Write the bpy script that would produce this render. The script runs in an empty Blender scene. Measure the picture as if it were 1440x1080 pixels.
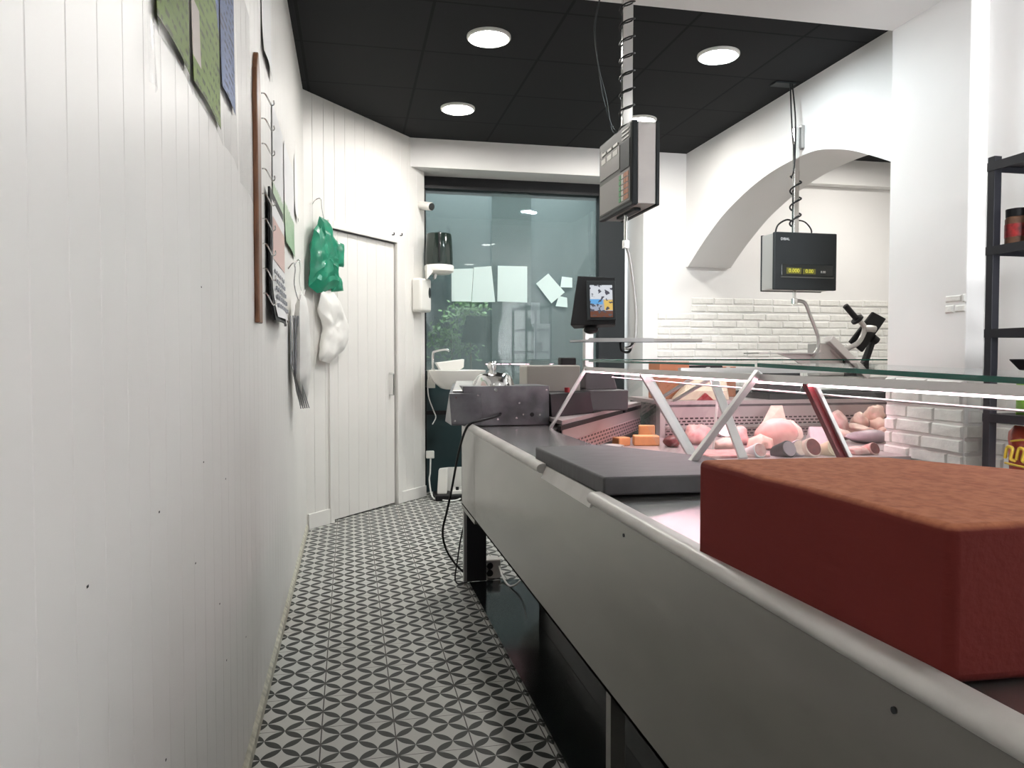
import bpy, bmesh, math, random
from mathutils import Vector, Matrix, noise

random.seed(7)
S = bpy.context.scene
COL = S.collection
R = math.radians

# ------------------------------------------------------------------ materials
def mat(name, col, rough=0.5, metal=0.0, spec=0.5, coat=0.0, noise_amt=0.0, noise_scale=20.0, stretch=(1, 1, 1),
        bump=0.0, emit=None, estr=0.0, col2=None, alpha=1.0, sss=0.0):
    m = bpy.data.materials.new(name)
    m.use_nodes = True
    nt = m.node_tree
    b = nt.nodes['Principled BSDF']
    b.inputs['Base Color'].default_value = (*col, 1)
    b.inputs['Roughness'].default_value = rough
    b.inputs['Metallic'].default_value = metal
    b.inputs['Specular IOR Level'].default_value = spec
    b.inputs['Coat Weight'].default_value = coat
    b.inputs['Alpha'].default_value = alpha
    if emit:
        b.inputs['Emission Color'].default_value = (*emit, 1)
        b.inputs['Emission Strength'].default_value = estr
    if noise_amt or bump or col2:
        tc = nt.nodes.new('ShaderNodeTexCoord')
        mp = nt.nodes.new('ShaderNodeMapping')
        mp.inputs['Scale'].default_value = stretch
        nt.links.new(tc.outputs['Object'], mp.inputs['Vector'])
        n = nt.nodes.new('ShaderNodeTexNoise')
        n.inputs['Scale'].default_value = noise_scale
        n.inputs['Detail'].default_value = 5
        nt.links.new(mp.outputs['Vector'], n.inputs['Vector'])
        if noise_amt or col2:
            mx = nt.nodes.new('ShaderNodeMix')
            mx.data_type = 'RGBA'
            c2 = col2 or tuple(max(0, c * (1 - noise_amt)) for c in col)
            mx.inputs['A'].default_value = (*col, 1)
            mx.inputs['B'].default_value = (*c2, 1)
            rp = nt.nodes.new('ShaderNodeMapRange')
            rp.inputs['From Min'].default_value = 0.35
            rp.inputs['From Max'].default_value = 0.65
            nt.links.new(n.outputs['Fac'], rp.inputs['Value'])
            nt.links.new(rp.outputs['Result'], mx.inputs['Factor'])
            nt.links.new(mx.outputs['Result'], b.inputs['Base Color'])
        if bump:
            bp = nt.nodes.new('ShaderNodeBump')
            bp.inputs['Strength'].default_value = bump
            bp.inputs['Distance'].default_value = 0.01
            nt.links.new(n.outputs['Fac'], bp.inputs['Height'])
            nt.links.new(bp.outputs['Normal'], b.inputs['Normal'])
    return m

def glass_mat(name, tint=(0.95, 0.98, 0.97), gloss=1.0, rough=0.02, diffuse=0.0, dcol=(0.2, 0.3, 0.3)):
    m = bpy.data.materials.new(name)
    m.use_nodes = True
    nt = m.node_tree
    nt.nodes.clear()
    out = nt.nodes.new('ShaderNodeOutputMaterial')
    tr = nt.nodes.new('ShaderNodeBsdfTransparent')
    tr.inputs['Color'].default_value = (*tint, 1)
    gl = nt.nodes.new('ShaderNodeBsdfGlossy')
    gl.inputs['Roughness'].default_value = rough
    lw = nt.nodes.new('ShaderNodeLayerWeight')      # Schlick reflectance of a thin pane, same on both faces
    lw.inputs['Blend'].default_value = 0.5
    pw = nt.nodes.new('ShaderNodeMath')
    pw.operation = 'POWER'
    pw.inputs[1].default_value = 5
    nt.links.new(lw.outputs['Facing'], pw.inputs[0])
    fr = nt.nodes.new('ShaderNodeMath')
    fr.operation = 'MULTIPLY_ADD'
    fr.inputs[1].default_value = 0.96
    fr.inputs[2].default_value = 0.04
    nt.links.new(pw.outputs[0], fr.inputs[0])
    base = tr
    if diffuse:
        df = nt.nodes.new('ShaderNodeBsdfDiffuse')
        df.inputs['Color'].default_value = (*dcol, 1)
        m1 = nt.nodes.new('ShaderNodeMixShader')
        m1.inputs['Fac'].default_value = diffuse
        nt.links.new(tr.outputs[0], m1.inputs[1])
        nt.links.new(df.outputs[0], m1.inputs[2])
        base = m1
    mm = nt.nodes.new('ShaderNodeMath')
    mm.operation = 'MULTIPLY'
    mm.inputs[1].default_value = gloss
    nt.links.new(fr.outputs[0], mm.inputs[0])
    mx = nt.nodes.new('ShaderNodeMixShader')
    nt.links.new(mm.outputs[0], mx.inputs['Fac'])
    nt.links.new(base.outputs[0], mx.inputs[1])
    nt.links.new(gl.outputs[0], mx.inputs[2])
    nt.links.new(mx.outputs[0], out.inputs['Surface'])
    return m

class G:
    """small node-graph helper"""
    def __init__(s, name, rough=0.5, spec=0.5):
        s.m = bpy.data.materials.new(name)
        s.m.use_nodes = True
        s.nt = s.m.node_tree
        s.b = s.nt.nodes['Principled BSDF']
        s.b.inputs['Roughness'].default_value = rough
        s.b.inputs['Specular IOR Level'].default_value = spec
    def n(s, t, **k):
        nd = s.nt.nodes.new(t)
        for a, v in k.items():
            setattr(nd, a, v)
        return nd
    def l(s, a, b):
        s.nt.links.new(a, b)
    def math(s, op, a, b=None, c=None):
        nd = s.n('ShaderNodeMath', operation=op)
        for i, v in enumerate((a, b, c)):
            if v is None:
                continue
            if isinstance(v, (int, float)):
                nd.inputs[i].default_value = v
            else:
                s.l(v, nd.inputs[i])
        return nd.outputs[0]
    def mix(s, f, a, b):
        nd = s.n('ShaderNodeMix', data_type='RGBA')
        for k, v in (('Factor', f), ('A', a), ('B', b)):
            if isinstance(v, (int, float)):
                nd.inputs[k].default_value = v
            elif isinstance(v, tuple):
                nd.inputs[k].default_value = (*v, 1)
            else:
                s.l(v, nd.inputs[k])
        return nd.outputs['Result']
    def xyz(s, kind='Object'):
        tc = s.n('ShaderNodeTexCoord')
        sp = s.n('ShaderNodeSeparateXYZ')
        s.l(tc.outputs[kind], sp.inputs[0])
        return sp.outputs[0], sp.outputs[1], sp.outputs[2]
    def noise(s, scale, detail=3, vec=None):
        nd = s.n('ShaderNodeTexNoise')
        nd.inputs['Scale'].default_value = scale
        nd.inputs['Detail'].default_value = detail
        if vec is None:
            tc = s.n('ShaderNodeTexCoord')
            vec = tc.outputs['Object']
        s.l(vec, nd.inputs['Vector'])
        return nd.outputs['Fac']
    def col(s, c):
        if isinstance(c, tuple):
            s.b.inputs['Base Color'].default_value = (*c, 1)
        else:
            s.l(c, s.b.inputs['Base Color'])

def floor_mat():
    g = G('cement tile', rough=0.5, spec=0.22)
    x, y, z = g.xyz()
    T = 0.232
    sx = g.math('DIVIDE', g.math('ADD', x, 0.097), T)      # tile units, joints at integers
    sy = g.math('DIVIDE', g.math('ADD', y, 0.012), T)
    # rotated lattice: nodes at half tile steps and their centres
    u = g.math('MULTIPLY', g.math('ADD', sx, sy), 2.0)
    v = g.math('MULTIPLY', g.math('SUBTRACT', sx, sy), 2.0)
    def cell(w):                                            # -0.5..0.5 about the nearest line
        return g.math('SUBTRACT', g.math('FRACT', g.math('ADD', w, 0.5)), 0.5)
    du, dv = cell(u), cell(v)
    fu = g.math('SUBTRACT', g.math('FRACT', u), 0.5)
    fv = g.math('SUBTRACT', g.math('FRACT', v), 0.5)
    def petal(d, f):
        lim = g.math('MULTIPLY', g.math('SUBTRACT', 1.0, g.math('MULTIPLY', g.math('MULTIPLY', f, f), 4.0)), 0.172)
        return g.math('LESS_THAN', g.math('ABSOLUTE', d), lim)
    dark = g.math('MAXIMUM', petal(du, fv), petal(dv, fu))
    jx = g.math('LESS_THAN', g.math('ABSOLUTE', cell(sx)), 0.009)
    jy = g.math('LESS_THAN', g.math('ABSOLUTE', cell(sy)), 0.006)
    nz = g.noise(3.0, 4)
    light = g.mix(nz, (0.56, 0.56, 0.53), (0.44, 0.44, 0.42))
    dk = g.mix(g.noise(40, 2), (0.02, 0.024, 0.022), (0.04, 0.042, 0.037))
    c = g.mix(dark, light, dk)
    c = g.mix(g.math('MAXIMUM', jx, jy), c, (0.06, 0.055, 0.05))
    g.col(c)
    return g.m

def ceiling_mat():
    g = G('black ceiling tile', rough=0.85, spec=0.2)
    x, y, z = g.xyz()
    a = g.math('ABSOLUTE', g.math('SUBTRACT', g.math('FRACT', g.math('DIVIDE', g.math('SUBTRACT', x, 0.09), 0.71)), 0.5))
    b = g.math('ABSOLUTE', g.math('SUBTRACT', g.math('FRACT', g.math('DIVIDE', g.math('SUBTRACT', y, 3.72), 0.66)), 0.5))
    ln = g.math('MAXIMUM', g.math('LESS_THAN', a, 0.012), g.math('LESS_THAN', b, 0.012))
    c = g.mix(g.noise(150, 2), (0.011, 0.012, 0.013), (0.017, 0.018, 0.019))
    c = g.mix(ln, c, (0.003, 0.003, 0.004))
    g.col(c)
    return g.m

def perf_mat(name, base, rx=0.036, ry=0.02):
    g = G(name, rough=0.35)
    g.b.inputs['Metallic'].default_value = 0.3
    tc = g.n('ShaderNodeTexCoord')
    sp = g.n('ShaderNodeSeparateXYZ')
    g.l(tc.outputs['UV'], sp.inputs[0])
    row = g.math('FLOOR', g.math('DIVIDE', sp.outputs[1], ry))
    sh = g.math('MULTIPLY', g.math('MODULO', row, 2.0), 0.5)
    fx = g.math('SUBTRACT', g.math('FRACT', g.math('ADD', g.math('DIVIDE', sp.outputs[0], rx), sh)), 0.5)
    fy = g.math('SUBTRACT', g.math('FRACT', g.math('DIVIDE', sp.outputs[1], ry)), 0.5)
    h = g.math('MULTIPLY', g.math('LESS_THAN', g.math('ABSOLUTE', fx), 0.33), g.math('LESS_THAN', g.math('ABSOLUTE', fy), 0.24))
    g.col(g.mix(h, base, (0.03, 0.015, 0.017)))
    return g.m

def price_mat(name, main, side, top, split):
    """printed price table: coloured field, pale margin block, rows of print"""
    g = G(name, rough=0.55, spec=0.12)
    x, y, z = g.xyz('Generated')
    ob_y = y
    row = g.math('FRACT', g.math('MULTIPLY', z, 26.0))
    nz = g.noise(45, 2)
    ink = g.math('MULTIPLY', g.math('LESS_THAN', row, 0.42), g.math('GREATER_THAN', nz, 0.5))
    c = g.mix(ink, main, tuple(c * 0.35 for c in main))
    blk = g.math('MULTIPLY', g.math('LESS_THAN', ob_y, 0.24), g.math('GREATER_THAN', g.math('FRACT', g.math('MULTIPLY', z, 4.0)), 0.3))
    c = g.mix(blk, c, side)
    tp = g.math('GREATER_THAN', g.math('ADD', g.math('MULTIPLY', ob_y, 0.7), z), split)
    tc = g.mix(ink, top, tuple(min(1, q * 1.8) for q in top))
    c = g.mix(tp, c, tc)
    g.col(c)
    return g.m

def meadow_mat():
    g = G('meadow calendar print', rough=0.3)
    x, y, z = g.xyz('Generated')
    nz = g.noise(60, 3)
    gr = g.mix(nz, (0.05, 0.22, 0.06), (0.45, 0.6, 0.4))
    c = g.mix(g.math('GREATER_THAN', g.math('ADD', z, g.math('MULTIPLY', nz, 0.12)), 0.47), gr, (0.72, 0.73, 0.75))
    g.col(c)
    return g.m

def block_mat():
    g = G('red cutting block', rough=0.8, spec=0.12)
    x, y, z = g.xyz()
    mp = g.n('ShaderNodeMapping')
    mp.inputs['Scale'].default_value = (60, 10, 60)
    mp.inputs['Rotation'].default_value = (0, 0, 0.6)
    tc = g.n('ShaderNodeTexCoord')
    g.l(tc.outputs['Object'], mp.inputs['Vector'])
    nz = g.noise(1.5, 6, mp.outputs['Vector'])
    nz2 = g.noise(9, 4)
    nz3 = g.noise(70, 5)
    worn = g.mix(nz, (0.41, 0.155, 0.08), (0.27, 0.09, 0.047))
    worn = g.mix(g.math('MULTIPLY', nz2, 0.5), worn, (0.43, 0.17, 0.09))
    spk = g.n('ShaderNodeMapRange')
    spk.inputs['From Min'].default_value = 0.42
    spk.inputs['From Max'].default_value = 0.62
    g.l(nz3, spk.inputs['Value'])
    worn = g.mix(g.math('MULTIPLY', spk.outputs['Result'], 0.42), worn, (0.17, 0.05, 0.028))
    side = g.mix(nz2, (0.14, 0.022, 0.018), (0.115, 0.018, 0.015))
    geo = g.n('ShaderNodeNewGeometry')
    sp = g.n('ShaderNodeSeparateXYZ')
    g.l(geo.outputs['Normal'], sp.inputs[0])
    top = g.n('ShaderNodeMapRange')
    top.inputs['From Min'].default_value = 0.45
    top.inputs['From Max'].default_value = 0.9
    g.l(g.math('ADD', sp.outputs[2], g.math('MULTIPLY', g.math('SUBTRACT', nz2, 0.5), 0.8)), top.inputs['Value'])
    g.col(g.mix(top.outputs['Result'], side, worn))
    bp = g.n('ShaderNodeBump')
    bp.inputs['Strength'].default_value = 0.35
    bp.inputs['Distance'].default_value = 0.004
    g.l(nz, bp.inputs['Height'])
    g.l(bp.outputs['Normal'], g.b.inputs['Normal'])
    return g.m

M = {}
M['wall'] = mat('white wall paint', (0.80, 0.79, 0.775), 0.55, noise_amt=0.03, noise_scale=2)
M['panel'] = mat('white lacquered boards', (0.80, 0.785, 0.755), 0.42, noise_amt=0.05, noise_scale=1.5)
M['ceil_white'] = mat('white ceiling paint', (0.8, 0.79, 0.78), 0.7)
M['brick'] = mat('white painted brick', (0.80, 0.79, 0.75), 0.6, noise_amt=0.08, noise_scale=25, bump=0.5)
M['ceil'] = ceiling_mat()
M['floor'] = floor_mat()
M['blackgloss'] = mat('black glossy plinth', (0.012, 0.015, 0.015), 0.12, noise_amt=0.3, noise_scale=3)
M['black'] = mat('black plastic', (0.006, 0.006, 0.007), 0.5, spec=0.3)
M['blackmetal'] = mat('black powder coated steel', (0.008, 0.008, 0.012), 0.55, spec=0.3)
M['dark'] = mat('dark grey plastic', (0.019, 0.023, 0.025), 0.55, spec=0.3)
M['darkgreen'] = mat('dark smoked plastic', (0.012, 0.022, 0.018), 0.15, spec=0.6)
M['steel'] = mat('brushed stainless steel', (0.46, 0.455, 0.44), 0.34, metal=0.9, noise_amt=0.12, noise_scale=6, stretch=(1, 6, 1), bump=0.03)
M['skirt'] = mat('hazy stainless front', (0.31, 0.30, 0.275), 0.22, metal=0.75, noise_amt=0.1, noise_scale=5, stretch=(1, 1, 3), bump=0.04)
M['scaleside'] = mat('dull steel side', (0.36, 0.335, 0.32), 0.38, metal=0.8, noise_amt=0.2, noise_scale=4)
M['worktop'] = mat('worn stainless worktop', (0.50, 0.50, 0.49), 0.22, metal=0.92, noise_amt=0.15, noise_scale=12, bump=0.03)
M['lip'] = mat('pale worn edge profile', (0.56, 0.54, 0.51), 0.4, metal=0.15, noise_amt=0.15, noise_scale=8)
M['alu'] = mat('anodised aluminium', (0.68, 0.66, 0.65), 0.3, metal=0.8)
M['chrome'] = mat('chrome', (0.75, 0.75, 0.74), 0.12, metal=1.0)
M['sheet'] = mat('zinc sheet', (0.21, 0.213, 0.225), 0.36, metal=0.9, noise_amt=0.65, noise_scale=5, bump=0.05)
M['greyboard'] = mat('grey rubber board', (0.075, 0.073, 0.076), 0.55, spec=0.35, noise_amt=0.25, noise_scale=14, stretch=(1, 4, 1))
M['redblock'] = block_mat()
M['whiteplastic'] = mat('white plastic', (0.78, 0.77, 0.73), 0.35)
M['ceramic'] = mat('white ceramic', (0.8, 0.79, 0.75), 0.12)
M['paper'] = mat('white paper', (0.80, 0.80, 0.80), 0.6)
M['greypaper'] = mat('grey paper edges', (0.4, 0.41, 0.44), 0.6, noise_amt=0.4, noise_scale=60, stretch=(20, 20, 1))
M['greenbag'] = mat('green plastic film', (0.012, 0.27, 0.155), 0.28, spec=0.6, noise_amt=0.35, noise_scale=9)
M['whitebag'] = mat('white plastic film', (0.80, 0.79, 0.76), 0.35, noise_amt=0.08, noise_scale=8)
M['wood'] = mat('brown varnished wood', (0.19, 0.075, 0.03), 0.4, noise_amt=0.4, noise_scale=12, stretch=(6, 6, 1))
M['teal'] = mat('teal board', (0.05, 0.064, 0.064), 0.4)
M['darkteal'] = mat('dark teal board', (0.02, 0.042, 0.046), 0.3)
M['cream'] = mat('beige casing', (0.42, 0.39, 0.35), 0.5)
M['plum'] = mat('dark brown grey casing', (0.075, 0.058, 0.064), 0.45)
M['red'] = mat('red plastic', (0.30, 0.012, 0.02), 0.4)
M['lamp'] = mat('lamp diffuser', (0.9, 0.9, 0.9), 0.5, emit=(1.0, 0.965, 0.91), estr=150)
M['lampdim'] = mat('near lamp diffuser', (0.9, 0.9, 0.9), 0.5, emit=(1.0, 0.965, 0.91), estr=12)
M['lampcool'] = mat('cool lamp diffuser', (0.9, 0.9, 0.9), 0.5, emit=(0.86, 0.96, 1.0), estr=160)
M['led'] = mat('pink led strip', (0.9, 0.8, 0.85), 0.5, emit=(1.0, 0.50, 0.62), estr=95)
M['led_near'] = mat('pale pink led strip', (0.9, 0.8, 0.85), 0.5, emit=(1.0, 0.72, 0.80), estr=8)
M['led_mid'] = mat('pink led strip segment', (0.9, 0.8, 0.85), 0.5, emit=(1.0, 0.55, 0.66), estr=16)
M['glass'] = glass_mat('clear case glass', (0.97, 0.985, 0.98), 0.45)
M['glassedge'] = mat('green glass edge', (0.004, 0.11, 0.078), 0.15)
M['pane'] = glass_mat('teal window glass', (0.84, 0.89, 0.89), 1.0, 0.015, diffuse=0.36, dcol=(0.245, 0.315, 0.315))
M['sleeve'] = glass_mat('clear plastic sleeve', (0.97, 0.97, 0.97), 0.10, 0.12, diffuse=0.02, dcol=(0.85, 0.85, 0.85))
M['perf_pink'] = perf_mat('perforated steel', (0.50, 0.40, 0.40))
M['perf_wide'] = perf_mat('wide perforated steel', (0.50, 0.36, 0.37), 0.062, 0.02)
M['deck'] = mat('steel display deck', (0.5, 0.42, 0.42), 0.35, metal=0.5)
M['ham'] = mat('cooked ham', (0.60, 0.29, 0.26), 0.4, col2=(0.76, 0.40, 0.36), noise_scale=14)
M['hamfat'] = mat('ham rind', (0.76, 0.56, 0.48), 0.4, noise_amt=0.2, noise_scale=20)
M['chicken'] = mat('raw chicken skin', (0.78, 0.55, 0.45), 0.35, col2=(0.72, 0.40, 0.34), noise_scale=25, bump=0.2)
M['meat'] = mat('raw pork', (0.62, 0.28, 0.26), 0.4, col2=(0.75, 0.5, 0.46), noise_scale=20)
M['darkmeat'] = mat('cured sausage', (0.13, 0.025, 0.028), 0.35, col2=(0.22, 0.05, 0.05), noise_scale=40)
M['cheese'] = mat('orange cheese', (0.75, 0.36, 0.14), 0.45, noise_amt=0.12, noise_scale=12)
M['palecheese'] = mat('pale cured cheese', (0.62, 0.48, 0.34), 0.5, noise_amt=0.2, noise_scale=15)
M['wrapped'] = mat('greyish wrapped loaf', (0.40, 0.31, 0.34), 0.4, noise_amt=0.2, noise_scale=15)
M['card'] = mat('brown cardboard', (0.42, 0.17, 0.085), 0.7)
M['kraft'] = mat('pale butcher paper', (0.66, 0.52, 0.40), 0.7, noise_amt=0.1, noise_scale=10)
M['strutred'] = mat('red edge tape', (0.20, 0.03, 0.035), 0.4)
M['slicer'] = mat('cast aluminium', (0.5, 0.49, 0.47), 0.35, metal=0.45)
M['screen'] = None
M['leafa'] = mat('sunlit leaves', (0.13, 0.30, 0.07), 0.5, col2=(0.30, 0.46, 0.18), noise_scale=12)
M['spice'] = mat('brown spice', (0.16, 0.075, 0.04), 0.6, noise_amt=0.4, noise_scale=40)
M['label_red'] = mat('red printed label', (0.35, 0.02, 0.02), 0.4, col2=(0.08, 0.01, 0.01), noise_scale=30)
M['crisp'] = mat('orange red foil bag', (0.62, 0.085, 0.03), 0.25, col2=(0.40, 0.035, 0.02), noise_scale=9)
M['yellow'] = mat('yellow print', (0.75, 0.5, 0.05), 0.4)
M['lime'] = mat('lime green foil', (0.22, 0.50, 0.04), 0.3, noise_amt=0.3, noise_scale=20)
M['pinkwhite'] = mat('pale pink opening', (0.85, 0.74, 0.78), 0.6)
M['lcd'] = mat('dark display window', (0.01, 0.014, 0.014), 0.1)
M['lcdyellow'] = mat('dim lcd field', (0.09, 0.09, 0.015), 0.4, emit=(0.6, 0.55, 0.05), estr=0.03)
M['lcddigit'] = mat('yellow lcd digits', (0.5, 0.48, 0.05), 0.4, emit=(0.7, 0.62, 0.06), estr=0.35)
M['lcdwhite'] = mat('pale lcd segments', (0.55, 0.54, 0.5), 0.4)
M['keygreen'] = mat('green keys', (0.08, 0.28, 0.12), 0.5)
M['keyorange'] = mat('orange keys', (0.45, 0.20, 0.12), 0.5)
M['greykeys'] = mat('warm grey key foil', (0.20, 0.19, 0.18), 0.45)
M['scalegrey'] = mat('mid grey scale face', (0.085, 0.085, 0.08), 0.5, spec=0.3)
M['caulk'] = mat('off white sealant', (0.62, 0.60, 0.5), 0.6, noise_amt=0.4, noise_scale=30)
M['mesh'] = mat('white cable', (0.7, 0.7, 0.68), 0.4)

def screen_mat():
    g = G('lit touch screen', rough=0.2)
    x, y, z = g.xyz('Generated')
    nz = g.noise(38, 2)
    c = g.mix(g.math('GREATER_THAN', z, 0.55), (0.30, 0.34, 0.42), (0.55, 0.58, 0.62))
    c = g.mix(g.math('MULTIPLY', g.math('LESS_THAN', g.math('ABSOLUTE', g.math('SUBTRACT', z, 0.48)), 0.08), g.math('LESS_THAN', x, 0.55)), c, (0.10, 0.32, 0.62))
    c = g.mix(g.math('MULTIPLY', g.math('LESS_THAN', g.math('ABSOLUTE', g.math('SUBTRACT', z, 0.38)), 0.16), g.math('GREATER_THAN', x, 0.6)), c, (0.62, 0.42, 0.10))
    c = g.mix(g.math('LESS_THAN', z, 0.2), c, (0.12, 0.04, 0.02))
    c = g.mix(g.math('GREATER_THAN', nz, 0.58), c, (0.06, 0.06, 0.08))
    g.col((0.02, 0.02, 0.02))
    g.l(c, g.b.inputs['Emission Color'])
    g.b.inputs['Emission Strength'].default_value = 0.8
    return g.m
M['screen'] = screen_mat()

# ------------------------------------------------------------------ mesh builder
class MB:
    def __init__(s, T=None):
        s.bm = bmesh.new()
        s.T = T or Matrix()
        s.uv = None
    def v(s, p):
        return s.bm.verts.new(s.T @ Vector(p))
    def face(s, vs):
        try:
            return s.bm.faces.new(vs)
        except ValueError:
            return None
    def box(s, a, b):
        x0, x1 = sorted((a[0], b[0])); y0, y1 = sorted((a[1], b[1])); z0, z1 = sorted((a[2], b[2]))
        return s.hexa([(x0, y0, z0), (x1, y0, z0), (x1, y1, z0), (x0, y1, z0), (x0, y0, z1), (x1, y0, z1), (x1, y1, z1), (x0, y1, z1)])
    def hexa(s, p):
        v = [s.v(q) for q in p]
        for f in ((3, 2, 1, 0), (4, 5, 6, 7), (0, 1, 5, 4), (1, 2, 6, 5), (2, 3, 7, 6), (3, 0, 4, 7)):
            s.face([v[i] for i in f])
        return s
    def bar(s, p0, p1, w, h, up=(0, 0, 1)):
        """rectangular bar from p0 to p1: w across, h along up"""
        p0, p1 = Vector(p0), Vector(p1)
        d = (p1 - p0).normalized()
        a = d.cross(Vector(up)).normalized() * (w / 2)
        b = a.cross(d).normalized() * (h / 2)
        s.hexa([p0 - a - b, p0 + a - b, p1 + a - b, p1 - a - b, p0 - a + b, p0 + a + b, p1 + a + b, p1 - a + b])
        return s
    def prism(s, poly, vec):
        vec = Vector(vec)
        a = [s.v(p) for p in poly]
        b = [s.v(Vector(p) + vec) for p in poly]
        s.face(a[::-1]); s.face(b)
        n = len(a)
        for i in range(n):
            s.face([a[i], a[(i + 1) % n], b[(i + 1) % n], b[i]])
        return s
    def cyl(s, p0, p1, r, r2=None, n=20):
        p0, p1 = Vector(p0), Vector(p1)
        r2 = r if r2 is None else r2
        d = (p1 - p0).normalized()
        a = d.orthogonal().normalized()
        b = d.cross(a)
        A, B = [], []
        for i in range(n):
            t = 2 * math.pi * i / n
            o = a * math.cos(t) + b * math.sin(t)
            A.append(s.v(p0 + o * r)); B.append(s.v(p1 + o * r2))
        s.face(A[::-1]); s.face(B)
        for i in range(n):
            s.face([A[i], A[(i + 1) % n], B[(i + 1) % n], B[i]])
        return s
    def tube(s, pts, r, n=8, sub=5):
        pts = [Vector(p) for p in pts]
        if len(pts) > 2 and sub > 1:
            q = [pts[0]] + pts + [pts[-1]]
            out = []
            for i in range(1, len(q) - 2):
                p0, p1, p2, p3 = q[i - 1], q[i], q[i + 1], q[i + 2]
                for k in range(sub):
                    t = k / sub
                    out.append(0.5 * ((2 * p1) + (p2 - p0) * t + (2 * p0 - 5 * p1 + 4 * p2 - p3) * t * t + (3 * p1 - p0 - 3 * p2 + p3) * t ** 3))
            out.append(pts[-1])
            pts = out
        prev = None
        a = None
        for i, p in enumerate(pts):
            d = (pts[min(i + 1, len(pts) - 1)] - pts[max(i - 1, 0)])
            if d.length < 1e-9:
                d = Vector((0, 0, 1))
            d.normalize()
            a = d.orthogonal().normalized() if a is None else (a - d * a.dot(d)).normalized()
            b = d.cross(a)
            ring = [s.v(p + (a * math.cos(2 * math.pi * k / n) + b * math.sin(2 * math.pi * k / n)) * r) for k in range(n)]
            if prev:
                for k in range(n):
                    s.face([prev[k], prev[(k + 1) % n], ring[(k + 1) % n], ring[k]])
            else:
                s.face(ring[::-1])
            prev = ring
        s.face(prev)
        return s
    def lathe(s, prof, c, n=28, axis=None):
        c = Vector(c)
        rot = Vector((0, 0, 1)).rotation_difference(Vector(axis)).to_matrix() if axis else Matrix.Identity(3)
        prev = None
        for r, z in prof:
            ring = [s.v(c + rot @ Vector((max(r, 1e-4) * math.cos(2 * math.pi * k / n), max(r, 1e-4) * math.sin(2 * math.pi * k / n), z))) for k in range(n)]
            if prev:
                for k in range(n):
                    s.face([prev[k], prev[(k + 1) % n], ring[(k + 1) % n], ring[k]])
            else:
                s.face(ring[::-1])
            prev = ring
        s.face(prev)
        return s
    def blob(s, c, rad, seed=0, amt=0.15, freq=1.5, rot=None, sub=3, flat=None):
        bm2 = bmesh.new()
        bmesh.ops.create_icosphere(bm2, subdivisions=sub, radius=1)
        rot = rot or Matrix.Identity(3)
        mp = {}
        for v in bm2.verts:
            k = 1 + amt * noise.noise(v.co * freq + Vector((seed * 7.3, seed * 3.1, 0)))
            p = Vector((v.co.x * rad[0] * k, v.co.y * rad[1] * k, v.co.z * rad[2] * k))
            p = rot @ p
            if flat is not None:
                p.z = max(p.z, -flat)
            mp[v] = s.v(Vector(c) + p)
        for f in bm2.faces:
            s.face([mp[v] for v in f.verts])
        bm2.free()
        return s
    def pillow(s, outline, frame, thick, seed=0, crumple=0.0, freq=12, both=True, off=0.0, flat=False):
        """inflated outline: outline = [(a, b)], frame = (origin, ua, ub, un)"""
        o, ua, ub, un = [Vector(q) for q in frame]
        # refine outline
        pts = []
        for i in range(len(outline)):
            a, b = Vector(outline[i]), Vector(outline[(i + 1) % len(outline)])
            k = max(1, int((b - a).length / 0.03))
            for j in range(k):
                pts.append(a.lerp(b, j / k))
        cx = sum((p for p in pts), Vector((0, 0))) / len(pts)
        sides = (1, -1) if both else (1,)
        rim = None
        for sg in sides:
            prev = None
            for lv in range(0, 8):
                t = lv / 7
                h = (min(1, t * 2.4) ** 0.6 if flat else math.sqrt(max(0, 1 - (1 - t) ** 2))) * thick * 0.5
                if lv == 7:
                    q = o + ua * cx.x + ub * cx.y
                    w = noise.noise(q * freq + Vector((seed, 0, sg))) * crumple
                    apex = s.v(q + un * (off + sg * (h + w)))
                    for k in range(len(prev)):
                        f = [prev[k], prev[(k + 1) % len(prev)], apex]
                        s.face(f if sg > 0 else f[::-1])
                    break
                if lv == 0 and rim is not None:
                    prev = rim
                    continue
                ring = []
                for p in pts:
                    pp = cx.lerp(p, 1 - t)
                    q = o + ua * pp.x + ub * pp.y
                    w = noise.noise(q * freq + Vector((seed, 0, sg))) * crumple + abs(noise.noise(q * freq * 2.3 + Vector((0, seed, 0)))) * crumple * 0.7
                    if lv == 0:
                        w *= 0.4
                    ring.append(s.v(q + un * (off + sg * (h + w))))
                if prev:
                    for k in range(len(pts)):
                        f = [prev[k], prev[(k + 1) % len(pts)], ring[(k + 1) % len(pts)], ring[k]]
                        s.face(f if sg > 0 else f[::-1])
                else:
                    rim = ring
                prev = ring
        return s
    def sheet(s, fn, na=6, nb=10, t=0.0008):
        """thin solid sheet: fn(a, b) -> (point, normal), a and b in 0..1"""
        g = []
        for sg in (0, 1):
            gr = []
            for i in range(na + 1):
                rw = []
                for j in range(nb + 1):
                    p, n = fn(i / na, j / nb)
                    rw.append(s.v(Vector(p) + Vector(n) * (t * sg)))
                gr.append(rw)
            g.append(gr)
        for sg in (0, 1):
            for i in range(na):
                for j in range(nb):
                    f = [g[sg][i][j], g[sg][i + 1][j], g[sg][i + 1][j + 1], g[sg][i][j + 1]]
                    s.face(f if sg else f[::-1])
        edge = [(i, 0) for i in range(na)] + [(na, j) for j in range(nb)] + [(i, nb) for i in range(na, 0, -1)] + [(0, j) for j in range(nb, 0, -1)]
        for k in range(len(edge)):
            a, b = edge[k], edge[(k + 1) % len(edge)]
            s.face([g[0][a[0]][a[1]], g[0][b[0]][b[1]], g[1][b[0]][b[1]], g[1][a[0]][a[1]]])
        return s
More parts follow.
